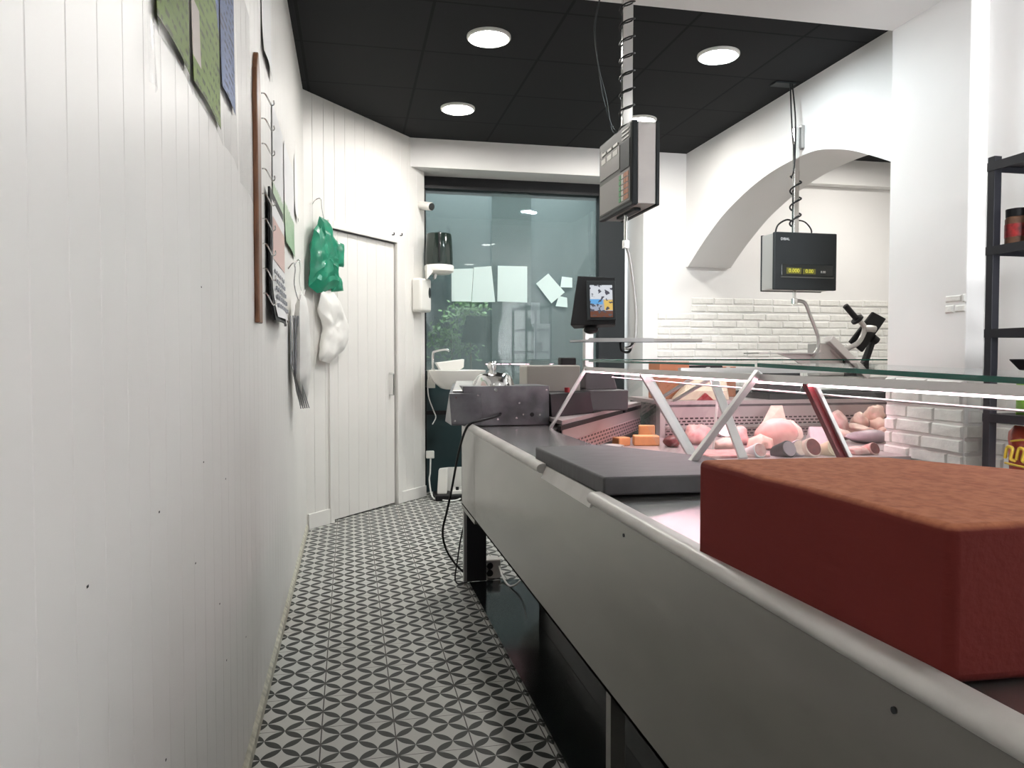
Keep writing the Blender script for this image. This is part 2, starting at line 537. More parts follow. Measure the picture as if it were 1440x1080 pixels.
    def build(s, name, m, parent=None, smooth=False, bevel=0.0, origin=None, seg=2, ang=40):
        bm = s.bm
        bmesh.ops.recalc_face_normals(bm, faces=bm.faces[:])
        me = bpy.data.meshes.new(name)
        off = Vector((0, 0, 0))
        if parent is not None:
            off = WORLD[parent.name]
        else:
            if origin is not None:
                off = Vector(origin)
            elif len(bm.verts):
                xs = [v.co for v in bm.verts]
                off = Vector(((min(p.x for p in xs) + max(p.x for p in xs)) / 2, (min(p.y for p in xs) + max(p.y for p in xs)) / 2, min(p.z for p in xs)))
        for v in bm.verts:
            v.co -= off
        bm.to_mesh(me)
        bm.free()
        me.materials.append(m)
        o = bpy.data.objects.new(name, me)
        COL.objects.link(o)
        if parent is not None:
            o.parent = parent
            WORLD[o.name] = off
        else:
            o.location = off
            WORLD[o.name] = off
        if smooth:
            me.polygons.foreach_set('use_smooth', [True] * len(me.polygons))
            me.set_sharp_from_angle(angle=R(ang))
        if bevel:
            b = o.modifiers.new('Bevel', 'BEVEL')
            b.width = bevel
            b.segments = seg
            b.limit_method = 'ANGLE'
            b.angle_limit = R(35)
        return o

WORLD = {}
def tag(o, label=None, cat=None, group=None, kind=None):
    if label: o['label'] = label
    if cat: o['category'] = cat
    if group: o['group'] = group
    if kind: o['kind'] = kind
    return o
def thing(name, loc, label, cat, group=None, kind=None):
    e = bpy.data.objects.new(name, None)
    e.empty_display_size = 0.05
    e.location = loc
    COL.objects.link(e)
    WORLD[e.name] = Vector(loc)
    return tag(e, label, cat, group, kind)
def struct(name, mb, m, label=None, parent=None, **k):
    o = mb.build(name, m, parent, **k)
    if parent is None:
        tag(o, label, None, None, 'structure')
    return o
def text_obj(name, body, size, parent, loc, xdir, ydir, m, depth=0.0006):
    """flat raised lettering, converted to a mesh"""
    cu = bpy.data.curves.new(name, 'FONT')
    cu.body = body
    cu.size = size
    cu.extrude = depth
    cu.align_x = 'CENTER'
    cu.align_y = 'CENTER'
    tmp = bpy.data.objects.new(name + '_tmp', cu)
    COL.objects.link(tmp)
    bpy.context.view_layer.update()
    me = bpy.data.meshes.new_from_object(tmp.evaluated_get(bpy.context.evaluated_depsgraph_get()))
    bpy.data.objects.remove(tmp)
    x = Vector(xdir).normalized(); y = Vector(ydir).normalized(); z = x.cross(y)
    Mx = Matrix((x, y, z)).transposed().to_4x4()
    Mx.translation = Vector(loc) - WORLD[parent.name]
    me.transform(Mx)
    me.materials.clear()
    me.materials.append(m)
    o = bpy.data.objects.new(name, me)
    COL.objects.link(o)
    o.parent = parent
    return o

# ------------------------------------------------------------------ the room
CZ = 3.06           # ceiling height
XL = -0.305         # left wall
XR = 3.0            # right wall
YB = 6.55           # back wall
DW0 = Vector((-0.305, 5.54, 0)); DW1 = Vector((0.64, 6.71, 0))
DU = (DW1 - DW0).normalized()              # along the slanting door wall
DN = Vector((DU.y, -DU.x, 0))              # out of it, towards the room
DL = (DW1 - DW0).length
def dwp(t, z, off=0.0):
    p = DW0 + DU * t + DN * off
    return Vector((p.x, p.y, z))

b = MB(); b.box((-0.6, -3.2, -0.1), (6.0, 8.4, 0.0))
fl = b.build('floor', M['floor'], origin=(0, 0, 0)); tag(fl, 'grey and black petal patterned tile floor', kind='structure')
b = MB(); b.box((-0.6, 3.72, CZ), (3.42, 7.2, CZ + 0.08))
tag(b.build('ceiling', M['ceil'], origin=(0, 0, 0)), 'black tiled suspended ceiling', kind='structure')
b = MB(); b.box((-0.6, -3.2, CZ), (3.42, 3.17, CZ + 0.08))
tag(b.build('ceiling.001', M['ceil_white'], origin=(0, 0, 0)), 'white ceiling on the near side of the beam', kind='structure')
b = MB(); b.box((3.42, 3.17, CZ), (6.0, 7.2, CZ + 0.08))
tag(b.build('ceiling.002', M['ceil'], origin=(0, 0, 0)), 'black ceiling seen through the arch', kind='structure')
b = MB(); b.box((-0.305, 3.17, 2.985), (3.0, 3.72, CZ + 0.08))
struct('trim_1', b, M['wall'], 'white beam across the ceiling beside the pillar')

# left wall: vertical boards with V grooves, one mesh
def grooved(p0, du, dn, length, z0, z1, first, step, thick=0.1, depth=0.0008, gw=0.002):
    pts = [(0.0, 0.0)]
    t = first
    while t < length - 0.02:
        pts += [(t - gw, 0), (t, -depth), (t + gw, 0)]
        t += step
    pts += [(length, 0), (length, -thick), (0, -thick)]
    poly = []
    for t, o in pts:
        q = Vector(p0) + Vector(du) * t + Vector(dn) * o
        poly.append((q.x, q.y, z0))
    return poly
b = MB(); b.prism(grooved((XL, -3.2, 0), (0, 1, 0), (1, 0, 0), 8.74, 0, CZ, 0.0216, 0.1114, depth=0.0012, gw=0.002), (0, 0, CZ))
struct('wall_left', b, M['panel'], 'white wall of vertical grooved boards on the left')
# door wall with the door opening
DT0, DT1, DTH = 0.285, 1.085, 2.15
for t0, t1, z0, z1 in ((0, DT0, 0, DTH), (DT1, DL, 0, DTH), (0, DL, DTH, CZ)):
    pass
wd = MB()
for t0, t1, z0, z1, f in ((0, DT0, 0, DTH, 0.09), (DT1, DL, 0, DTH, 0.13), (0, DL, DTH, CZ, 0.09)):
    poly = grooved(dwp(t0, 0), DU, DN, t1 - t0, z0, z1, f, 0.118, depth=0.004, gw=0.003)
    wd.prism([(p[0], p[1], z0) for p in poly], (0, 0, z1 - z0))
struct('wall_door', wd, M['panel'], 'slanting white boarded wall holding the door')
dr = thing('door_1', dwp(0.68, 0, -0.02), 'white boarded door in the slanting wall', 'door', kind='structure')
poly = grooved(dwp(DT0 + 0.004, 0.01, -0.02), DU, DN, DT1 - DT0 - 0.008, 0.01, DTH - 0.006, 0.085, 0.118, thick=0.045, depth=0.004, gw=0.003)
b = MB(); b.prism([(p[0], p[1], 0.012) for p in poly], (0, 0, DTH - 0.02)); dlf = b.build('door_leaf', M['panel'], dr)
b = MB()
def dbox(b, t0, t1, z0, z1, o0, o1):
    b.hexa([dwp(t0, z0, o0), dwp(t1, z0, o0), dwp(t1, z0, o1), dwp(t0, z0, o1), dwp(t0, z1, o0), dwp(t1, z1, o0), dwp(t1, z1, o1), dwp(t0, z1, o1)])
dbox(b, DT0 - 0.045, DT0, 0, DTH + 0.055, -0.03, 0.016)
dbox(b, DT1, DT1 + 0.06, 0, DTH + 0.055, -0.03, 0.016)
dbox(b, DT0, DT1, DTH, DTH + 0.055, -0.03, 0.016)
b.build('door_frame', M['panel'], dr, bevel=0.004)
b = MB()
b.tube([dwp(1.01, 1.085, -0.02), dwp(1.01, 1.08, 0.015), dwp(1.01, 1.06, 0.022), dwp(1.01, 0.93, 0.022), dwp(1.01, 0.91, 0.015), dwp(1.01, 0.905, -0.02)], 0.008)
hd = b.build('door_handle', M['chrome'], dlf, smooth=True); hd['label'] = 'chrome bow handle'
# latch hook pair on the head of the frame
hk = thing('door_latch', dwp(1.07, 2.2, 0.016), 'small dark latch hooks on the head of the white door frame', 'latch')
b = MB(); b.tube([dwp(1.01, 2.205, 0.016), dwp(1.01, 2.205, 0.035), dwp(1.01, 2.222, 0.035)], 0.005); b.build('hook', M['dark'], hk)
b = MB(); b.tube([dwp(1.12, 2.215, 0.016), dwp(1.12, 2.215, 0.035), dwp(1.12, 2.232, 0.035)], 0.005); b.build('hook', M['dark'], hk)
# baseboards
b = MB(); dbox(b, 0.012, DT0 - 0.046, 0, 0.11, 0, 0.014); struct('baseboard_door', b, M['panel'], 'white baseboard between corner and door', bevel=0.004)
b = MB(); dbox(b, DT1 + 0.062, DL, 0, 0.095, 0, 0.014); struct('baseboard_niche', b, M['panel'], 'white baseboard right of the door', bevel=0.004)
b = MB(); b.prism([(XL, -3.2, 0), (XL + 0.014, -3.2, 0), (XL + 0.012, -3.2, 0.03), (XL, -3.2, 0.045)], (0, 8.73, 0))
struct('baseboard_left', b, M['caulk'], 'narrow stained sealant strip along the left wall')
# niche side wall, header, back wall
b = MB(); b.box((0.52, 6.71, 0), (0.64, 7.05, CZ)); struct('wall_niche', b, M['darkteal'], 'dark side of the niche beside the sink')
b = MB(); b.box((0.5, YB, 2.82), (2.59, 6.98, CZ)); struct('trim_2', b, M['wall'], 'white header over the glazed screen')
b = MB(); b.box((2.59, YB, 0), (6.0, 7.05, CZ)); struct('wall_back', b, M['wall'], 'white back wall right of the glazed screen')
b = MB(); b.box((3.42, 6.44, 2.83), (6.0, YB, CZ)); struct('trim_3', b, M['wall'], 'white beam seen through the arch')
b = MB(); b.box((5.9, 3.17, 0), (6.0, YB, CZ)); struct('wall_far', b, M['wall'], 'white far wall beyond the arch')
b = MB(); b.box((3.42, 3.17, 0), (5.9, 3.27, CZ)); struct('wall_bay', b, M['wall'], 'white wall closing the bay beyond the arch')

# arch wall
arch = [(6.5, 2.035), (6.3, 2.155), (6.06, 2.28), (5.813, 2.388), (5.5, 2.482), (5.22, 2.54), (4.95, 2.568), (4.686, 2.574), (4.5, 2.557), (4.25, 2.49), (4.05, 2.41), (3.818, 2.302), (3.6, 2.18), (3.4, 2.04), (3.3, 1.96)]
def smooth_arch(pts, k=4):
    q = [pts[0]] + pts + [pts[-1]]
    out = []
    for i in range(1, len(q) - 2):
        p0, p1, p2, p3 = [Vector(a) for a in q[i - 1:i + 3]]
        for j in range(k):
            t = j / k
            out.append(0.5 * ((2 * p1) + (p2 - p0) * t + (2 * p0 - 5 * p1 + 4 * p2 - p3) * t * t + (3 * p1 - p0 - 3 * p2 + p3) * t ** 3))
    out.append(Vector(pts[-1]))
    return out
ap = smooth_arch(arch)
b = MB()
prev = None
for p in ap:
    ring = [b.v((XR, p.x, p.y)), b.v((XR + 0.42, p.x, p.y)), b.v((XR + 0.42, p.x, CZ)), b.v((XR, p.x, CZ))]
    if prev:
        for k in range(4):
            b.face([prev[k], prev[(k + 1) % 4], ring[(k + 1) % 4], ring[k]])
    else:
        b.face(ring)
    prev = ring
b.face(prev)
b.box((XR, 6.5, 2.035), (XR + 0.42, YB, CZ))
b.box((XR, 3.17, 0), (XR + 0.42, 3.3, CZ))
struct('wall_arch', b, M['wall'], 'white wall with a wide arch', smooth=True, ang=25)
b = MB(); b.box((2.9, 3.17, 0), (3.42, 3.72, 2.99)); struct('wall_pillar', b, M['wall'], 'square white pillar under the beam', bevel=0.006)
b = MB(); b.box((XR, -3.2, 0), (XR + 0.12, 3.17, CZ)); struct('wall_right', b, M['wall'], 'white wall behind the black shelves')

# painted brick facing, a relief of individual courses in one mesh
def bricks(b, o, ua, un, length, z0, z1, hz=0.068, lx=0.24, seed=1, ragged=0.0, d=0.012):
    rnd = random.Random(seed)
    o, ua, un = Vector(o), Vector(ua), Vector(un)
    k = 0
    z = z0
    while z < z1 - 0.02:
        a = -rnd.uniform(0, lx)
        while a < length:
            L = lx * rnd.uniform(0.8, 1.15)
            a0, a1 = max(0, a + 0.004), min(length, a + L - 0.004)
            if a1 - a0 > 0.02:
                dd = d * rnd.uniform(0.5, 1.2)
                zz0 = z + 0.004 + rnd.uniform(0, 0.005); zz1 = z + hz - 0.004 - rnd.uniform(0, 0.005)
                s0, s1 = rnd.uniform(-0.003, 0.003), rnd.uniform(-0.003, 0.003)
                e = 0.006
                P = [o + ua * a0 + Vector((0, 0, zz0)), o + ua * a1 + Vector((0, 0, zz0 + s0)), o + ua * a1 + Vector((0, 0, zz1 + s1)), o + ua * a0 + Vector((0, 0, zz1))]
                Q = [o + ua * (a0 + e) + un * dd + Vector((0, 0, zz0 + e)), o + ua * (a1 - e) + un * dd * rnd.uniform(0.7, 1.1) + Vector((0, 0, zz0 + e + s0)),
                     o + ua * (a1 - e) + un * dd + Vector((0, 0, zz1 - e + s1)), o + ua * (a0 + e) + un * dd * rnd.uniform(0.7, 1.1) + Vector((0, 0, zz1 - e))]
                vp = [b.v(p) for p in P]; vq = [b.v(p) for p in Q]
                b.face(vq); b.face(vp[::-1])
                for i in range(4):
                    b.face([vp[i], vp[(i + 1) % 4], vq[(i + 1) % 4], vq[i]])
            a += L
        z += hz
        k += 1
b = MB()
bricks(b, (2.73, YB, 0.0), (1, 0, 0), (0, -1, 0), 2.9, 0.4, 1.63, seed=3)
bricks(b, (3.06, YB, 0.0), (1, 0, 0), (0, -1, 0), 2.5, 1.63, 1.76, seed=4)
struct('trim_4', b, M['brick'], 'white painted brick facing on the back wall')
b = MB()
bricks(b, (2.9, 3.718, 0.0), (0, -1, 0), (-1, 0, 0), 0.545, 0.3, 1.06, hz=0.073, seed=5, d=0.016)
bricks(b, (2.9, 3.3, 0.0), (0, -1, 0), (-1, 0, 0), 0.13, 1.42, 1.53, hz=0.05, lx=0.2, seed=6, d=0.01)
bricks(b, (2.9, 3.17, 0.0), (1, 0, 0), (0, -1, 0), 0.1, 0.3, 1.06, hz=0.073, seed=7, d=0.012)
bricks(b, (XR, 3.17, 0.0), (0, -1, 0), (-1, 0, 0), 1.2, 0.3, 1.0, hz=0.073, seed=8, d=0.012)
struct('trim_5', b, M['brick'], 'white painted bricks showing on the pillar')

# glazed screen at the back
win = thing('window_1', (1.45, 6.95, 0), 'teal tinted glazed screen at the back', 'window', kind='structure')
b = MB(); b.box((0.64, 6.86, 2.715), (2.59, 6.98, 2.82)); b.box((0.64, 6.9, 0), (0.672, 6.98, 2.72))
b.build('window_frame', M['black'], win)
b = MB(); b.box((2.275, 6.86, 0), (2.53, 6.98, 2.72)); b.build('window_post', M['dark'], win)
b = MB(); b.box((0.672, 6.944, 0.02), (1.635, 6.952, 2.715)); b.build('window_pane', M['pane'], win)
b = MB(); b.box((1.27, 6.905, 0.02), (1.637, 6.913, 2.715)); b.build('window_pane', M['pane'], win)
b = MB(); b.box((1.637, 6.944, 0.02), (2.275, 6.952, 2.715)); b.build('window_pane', M['pane'], win)
b = MB(); b.box((0.3, 8.2, 0), (3.2, 8.3, 2.95)); struct('wall_outside', b, M['teal'], 'grey teal wall behind the glazed screen')
b = MB(); b.box((0.672, 6.925, 0.0), (1.268, 6.942, 1.0)); b.build('window_dark_board', M['darkteal'], win)  # base board; the lower pane's dark reflection is put into its colour
b = MB(); b.box((0.672, 6.900, 0.70), (1.268, 6.924, 0.735)); b.build('window_rail', M['black'], win)

# sheets stuck behind the glass
def glass_sheet(pts, label, m, y=6.901, name='paper_sheet', group='sheets stuck on the glass'):
    b = MB(); b.prism([(p[0], y, p[1]) for p in pts], (0, 0.0015, 0))
    o = b.build(name, m); tag(o, label, 'paper', group)
    return o
M['palesheet'] = mat('pale greenish sheet', (0.60, 0.74, 0.72), 0.5)
SHEETS = [
    ([(0.90, 1.72), (1.08, 1.72), (1.10, 2.02), (0.90, 2.01)], 'pale sheet on the glass, nearest to the paper towel dispenser'),
    ([(1.085, 1.715), (1.30, 1.72), (1.265, 2.045), (1.105, 2.03)], 'pale sheet on the glass, second to the right of the towel dispenser'),
    ([(1.32, 1.725), (1.60, 1.72), (1.60, 2.05), (1.325, 2.05)], 'pale upright sheet on the double glass, left of the tilted one'),
    ([(1.683, 1.895), (1.80, 1.99), (1.958, 1.82), (1.83, 1.715)], 'pale sheet on the glass turned on its corner like a diamond'),
    ([(1.915, 1.865), (2.03, 1.865), (2.03, 1.955), (1.93, 1.965)], 'smaller pale note on the glass, upper right of the diamond sheet'),
    ([(1.87, 1.69), (1.985, 1.68), (1.98, 1.77), (1.90, 1.785)], 'smaller pale note on the glass, lower right of the diamond sheet'),
]
for pts, lb in SHEETS:
    glass_sheet(pts, lb, M['palesheet'])
glass_sheet([(1.05, 1.36), (1.36, 1.36), (1.38, 1.62), (1.11, 1.62)], 'dark grey board beyond the glass above the sink', M['darkteal'], y=7.40, group='boards beyond the glass')
# bright openings beyond the glass, put in as pale panels; then shrubs
b = MB(); b.box((1.375, 7.42, 1.0), (1.45, 7.44, 1.54)); tag(b.build('bright_panel', M['pinkwhite']), 'narrow white panel standing in for a bright opening beyond the glass above the steel box', 'banner', 'bright openings beyond the glass')
b = MB(); b.box((1.795, 7.42, 1.20), (1.955, 7.44, 1.55)); b.box((1.76, 7.42, 1.55), (1.85, 7.44, 1.76)); tag(b.build('bright_panel', M['pinkwhite']), 'pink white stepped panel standing in for a bright opening beyond the glass under the diamond sheet', 'banner', 'bright openings beyond the glass')
def shrub(name, c, r, n, label, seed):
    rnd = random.Random(seed)
    e = thing(name, (c[0], c[1], 0), label, 'shrub', 'shrubs beyond the glass')
    lf = MB()
    for i in range(n):
        p = Vector((c[0] + rnd.gauss(0, r[0]), c[1] + rnd.uniform(-0.06, 0.06), c[2] + rnd.gauss(0, r[1])))
        d = Vector((rnd.uniform(-1, 1), rnd.uniform(-1, 1), rnd.uniform(-1, 1))).normalized()
        s_ = rnd.uniform(0.018, 0.035)
        a = d.orthogonal().normalized() * s_ * 0.5; t = d * s_
        lf.face([lf.v(p - t), lf.v(p + a), lf.v(p + t), lf.v(p - a)])
    lf.build('foliage', M['leafa'], e)
    st = MB(); st.tube([(c[0], c[1], 0), (c[0] + 0.02, c[1], c[2] * 0.6), (c[0], c[1], c[2])], 0.008); st.build('stem', M['wood'], e)
shrub('garden_shrub', (0.98, 7.55, 1.40), (0.13, 0.10), 420, 'leafy shrub beyond the glass above the sink, lower of the two', 3)
shrub('garden_shrub', (1.16, 7.55, 1.68), (0.10, 0.07), 300, 'leafy shrub beyond the glass just below the pale sheets', 4)

# ------------------------------------------------------------------ lamps
def lamp(x, y, label, m):
    e = thing('ceiling_lamp', (x, y, CZ), label, 'ceiling light', 'round ceiling lamps')
    b = MB(); b.lathe([(0.108, 0), (0.127, 0.0), (0.127, -0.012), (0.118, -0.020), (0.108, -0.016), (0.108, 0)], (x, y, CZ), 40); b.build('lamp_ring', M['whiteplastic'], e, smooth=True)
    b = MB(); b.lathe([(0.0, -0.004), (0.107, -0.004), (0.107, -0.014), (0.06, -0.018), (0.0, -0.019)], (x, y, CZ), 40); b.build('lamp_diffuser', m, e, smooth=True)
lamp(0.797, 4.42, 'large round ceiling lamp, left one of the nearer pair', M['lamp'])
lamp(2.215, 4.39, 'bluish white round ceiling lamp, right one of the nearer pair', M['lampcool'])
lamp(0.795, 5.71, 'round ceiling lamp nearest to the slanting door wall', M['lamp'])
lamp(2.223, 5.70, 'round ceiling lamp just behind the cable wrapped pole', M['lamp'])
for x, y, lb in ((0.8, 1.6, 'round lamp in the near white ceiling, above the red cutting block'), (2.2, 1.6, 'round lamp in the near white ceiling, before the black shelves'),
                 (2.3, -1.0, 'round lamp at the near end of the white ceiling, on the shelf side'), (0.8, -1.0, 'round lamp at the near end of the white ceiling, on the aisle side')):
    lamp(x, y, lb, M['lampdim'])
lamp(4.4, 4.5, 'unseen round lamp added to brighten the bay beyond the arch, the nearer one', M['lamp'])  # both bay lamps are unseen, added to brighten the wall beyond the arch
lamp(4.4, 5.6, 'unseen round lamp added to brighten the bay beyond the arch, the farther one', M['lamp'])

# ------------------------------------------------------------------ staff counter (near leg)
ct = thing('serving_counter', (0.75, 1.7, 0), 'long stainless serving counter with a hazy steel front running down the aisle', 'counter')
YN, YE = -1.2, 4.05
b = MB(); b.box((0.58, YN, 0.425), (0.596, 3.62, 0.862)); b.box((0.58, 3.624, 0.405), (0.596, YE, 0.862)); b.box((0.58, YE - 0.012, 0.405), (1.0, YE, 0.862))
b.box((0.58, YN, 0.425), (0.72, YE, 0.437))
b.build('front_panel', M['skirt'], ct, bevel=0.002)
def rail_prof(x0, z0, w, h, n=8):
    pts = [(x0 + w, z0)]
    pts += [(x0 + w * 0.5, z0)]
    for i in range(n + 1):
        t = math.pi * (1.5 - i / n * 1.0)
        pts.append((x0 + w * 0.5 + w * 0.5 * math.cos(t), z0 + h / 2 + h / 2 * math.sin(t)))
    pts += [(x0 + w, z0 + h)]
    return pts
for y0, y1, lb in ((2.27, 3.78, None), (YN, 1.765, None)):
    b = MB(); b.prism([(x, y0, z) for x, z in rail_prof(0.556, 0.850, 0.035, 0.030)], (0, y1 - y0, 0))
    b.build('edge_rail', M['lip'], ct, smooth=True)
b = MB(); b.prism([(0.568, 1.78, 0.838), (0.574, 1.78, 0.838), (0.590, 1.78, 0.874), (0.584, 1.78, 0.874)], (0, 0.48, 0)); b.build('edge_strip', M['lip'], ct)
b = MB(); b.prism([(0.590, YN, 0.846), (0.93, YN, 0.846), (0.93, 3.40, 0.846), (0.94, 3.5, 0.846), (1.08, 3.74, 0.846), (0.9, 4.0, 0.846), (0.59, 4.0, 0.846)], (0, 0, 0.02)); b.build('worktop', M['worktop'], ct, bevel=0.002)
for (x0, x1, y0, y1, m, z0, z1) in ((0.60, 0.705, 4.0, 4.04, M['black'], 0.02, 0.40), (0.62, 0.657, 1.765, 1.80, M['skirt'], 0.02, 0.43), (0.585, 0.60, 4.0, 4.04, M['steel'], 0.0, 0.41), (0.62, 0.657, -0.9, -0.86, M['skirt'], 0.02, 0.43), (1.36, 1.40, 4.0, 4.04, M['black'], 0.02, 0.6), (1.36, 1.40, 1.765, 1.80, M['black'], 0.02, 0.6)):
    b = MB(); b.box((x0, y0, z0), (x1, y1, z1)); lg = b.build('leg', m, ct)
b = MB(); b.box((0.93, YN, 0.60), (1.45, 3.3, 0.64)); b.box((0.93, YN, 0.60), (0.945, 3.38, 0.846)); b.box((1.43, YN, 0.60), (1.45, 3.2, 0.72)); b.build('well', M['deck'], ct)
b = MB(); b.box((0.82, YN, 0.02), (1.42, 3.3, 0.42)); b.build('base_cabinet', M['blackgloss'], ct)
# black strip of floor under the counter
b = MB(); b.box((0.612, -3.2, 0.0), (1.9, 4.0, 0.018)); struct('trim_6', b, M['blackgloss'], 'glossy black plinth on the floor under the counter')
# screws and dirt marks on the front
b = MB()
for y, z in ((1.572, 0.817), (0.724, 0.816)):
    b = MB(); b.cyl((0.581, y, z), (0.5785, y, z), 0.004, n=10)
    b.build('screw', M['dark'], ct)

# superstructure of the near leg
gl = thing('glass_guard', (1.13, 2.0, 0.64), 'green edged glass shelf and guard over the serving counter, on aluminium struts', 'glass guard')
XP = 1.13
# lamp profile with pink led
b = MB(); b.prism([(XP - 0.012, -0.4, 1.132), (XP + 0.03, -0.4, 1.132), (XP + 0.03, -0.4, 1.146), (XP - 0.012, -0.4, 1.152)], (0, 2.3, 0.006)); b.prism([(XP - 0.012, 1.9, 1.138), (XP + 0.03, 1.9, 1.138), (XP + 0.03, 1.9, 1.152), (XP - 0.012, 1.9, 1.158)], (0, 1.68, 0.004)); lpf = b.build('lamp_profile', M['alu'], gl)
b = MB(); b.prism([(XP - 0.008, -0.4, 1.1265), (XP + 0.006, -0.4, 1.1265), (XP + 0.006, -0.4, 1.1325), (XP - 0.008, -0.4, 1.1325)], (0, 2.3, 0.006)); b.build('led_strip', M['led_near'], lpf)
b = MB(); b.prism([(XP - 0.008, 1.9, 1.1325), (XP + 0.006, 1.9, 1.1325), (XP + 0.006, 1.9, 1.1385), (XP - 0.008, 1.9, 1.1385)], (0, 1.68, 0.004))
b.build('led_strip', M['led_mid'], lpf)
# glass shelf (two panes) and its green edges
def slab(x0, x1, y0, y1, z0, z1, t=0.010):
    return [(x0, y0, z0), (x1, y0, z0), (x1, y1, z1), (x0, y1, z1), (x0, y0, z0 + t), (x1, y0, z0 + t), (x1, y1, z1 + t), (x0, y1, z1 + t)]
b = MB(); b.hexa(slab(XP + 0.0, XP + 0.30, 0.6, 1.98, 1.146, 1.178)); b.build('glass_pane', M['glass'], gl)
b = MB(); b.hexa(slab(XP - 0.004, XP, 0.6, 1.98, 1.1455, 1.1775, 0.011)); b.build('glass_edge', M['glassedge'], gl)
b = MB(); b.hexa(slab(XP + 0.0, XP + 0.30, 2.0, 3.55, 1.178, 1.186, 0.008)); b.build('glass_pane', M['glass'], gl)
b = MB(); b.hexa(slab(XP - 0.003, XP, 2.0, 3.55, 1.178, 1.186, 0.008)); b.build('glass_edge', M['glassedge'], gl)
# inclined front glass
for y0, y1 in ((0.3, 1.72), (1.75, 2.84), (2.87, 3.2)):
    b = MB(); b.hexa([(XP + 0.02, y0, 1.145), (XP + 0.026, y0, 1.145), (XP + 0.026, y1, 1.145), (XP + 0.02, y1, 1.145), (1.40, y0, 0.70), (1.406, y0, 0.70), (1.406, y1, 0.70), (1.40, y1, 0.70)]); b.build('front_glass', M['glass'], gl)
# struts
def strut(b, p0, p1, w=0.022, h=0.012, up=(0, 1, 0)):
    b.bar(p0, p1, w, h, up)
b = MB(); strut(b, (0.945, 3.58, 0.866), (1.13, 3.58, 1.165), 0.014, 0.02); b.build('strut', M['alu'], gl, bevel=0.002)
b = MB(); strut(b, (0.903, 2.0, 0.866), (1.120, 1.96, 1.165), 0.018, 0.022); b.build('strut', M['alu'], gl, bevel=0.002)
b = MB(); strut(b, (1.13, 2.85, 1.15), (1.40, 2.85, 0.72), 0.04, 0.016); b.build('strut', M['alu'], gl, bevel=0.003)
b = MB(); strut(b, (1.137, 1.73, 1.14), (1.374, 1.73, 0.70), 0.011, 0.028); st2 = b.build('strut', M['alu'], gl, bevel=0.002)
b = MB(); strut(b, (1.124, 1.7365, 1.14), (1.361, 1.7365, 0.70), 0.016, 0.02); sr = b.build('edge_tape', M['strutred'], st2); sr['label'] = 'dark red edge of the strut'
b = MB(); b.tube([(XP + 0.04, -0.2, 1.105), (XP + 0.035, 1.7, 1.11), (XP + 0.03, 3.3, 1.118)], 0.003); b.build('support_rod', M['steel'], gl)

# boards lying on the counter
def board(name, poly, z0, z1, m, label, bev, cat='cutting board'):
    b = MB(); b.prism([(x, y, z0) for x, y in poly], (0, 0, z1 - z0))
    o = b.build(name, m, bevel=bev, seg=4)
    tag(o, label, cat)
    o.data.polygons.foreach_set('use_smooth', [True] * len(o.data.polygons))
    o.data.set_sharp_from_angle(angle=R(40))
    return o
board('cutting_board', [(0.592, 1.745), (1.0, 1.73), (1.02, 2.08), (0.99, 2.12), (0.83, 2.40), (0.80, 2.42), (0.583, 2.40)], 0.872, 0.917, M['greyboard'], 'flat dark grey rubber cutting board on the counter behind the red block', 0.006)
RB = board('cutting_block', [(0.592, 0.660), (1.04, 0.640), (1.05, 0.90), (1.005, 0.985), (0.905, 1.15), (0.88, 1.17), (0.570, 1.190)], 0.868, 1.032, M['redblock'], 'thick red cutting block with a worn top in the foreground', 0.011, 'cutting block')
for x, y in ((0.66, 1.83), (0.93, 1.83), (0.66, 2.3), (0.78, 2.3)):
    fb = MB(); fb.cyl((x, y, 0.866), (x, y, 0.8725), 0.018, n=14)
    fb.build('foot', M['black'], bpy.data.objects['cutting_board'])

# ------------------------------------------------------------------ corner case and rear case
A = Vector((0.96, 3.50, 0)); Bc = Vector((1.96, 5.0, 0))
cu = (Bc - A).normalized(); cn = Vector((cu.y, -cu.x, 0))      # towards the customer side
def cp(t, z, off=0.0):
    p = A + cu * t + cn * off
    return Vector((p.x, p.y, z))
CLn = (Bc - A).length
def cbox(b, t0, t1, z0, z1, o0, o1):
    b.hexa([cp(t0, z0, o0), cp(t1, z0, o0), cp(t1, z0, o1), cp(t0, z0, o1), cp(t0, z1, o0), cp(t1, z1, o0), cp(t1, z1, o1), cp(t0, z1, o1)])
def panel_uv(p0, p1, z0, z1, nrm, name, m, parent, t=0.006):
    p0, p1, nrm = Vector(p0), Vector(p1), Vector(nrm)
    L = (p1 - p0).length
    bm = bmesh.new()
    uv = bm.loops.layers.uv.new('UVMap')
    off = WORLD[parent.name]
    def q(a, z, o):
        r = p0 + (p1 - p0) * a + nrm * o
        return bm.verts.new(Vector((r.x, r.y, z)) - off)
    f = [q(0, z0, t), q(1, z0, t), q(1, z1, t), q(0, z1, t)]
    g = [q(0, z0, 0), q(1, z0, 0), q(1, z1, 0), q(0, z1, 0)]
    fc = bm.faces.new(f)
    for lp, c in zip(fc.loops, ((0, z0), (L, z0), (L, z1), (0, z1))):
        lp[uv].uv = c
    bm.faces.new(g[::-1])
    for i in range(4):
        bm.faces.new([f[i], g[i], g[(i + 1) % 4], f[(i + 1) % 4]])
    bmesh.ops.recalc_face_normals(bm, faces=bm.faces[:])
    me = bpy.data.meshes.new(name); bm.to_mesh(me); bm.free()
    me.materials.append(m)
    o = bpy.data.objects.new(name, me); COL.objects.link(o); o.parent = parent
    return o
cc = thing('corner_case', cp(0.9, 0, 0), 'slanting refrigerated corner case with a black top band and perforated back', 'display case')
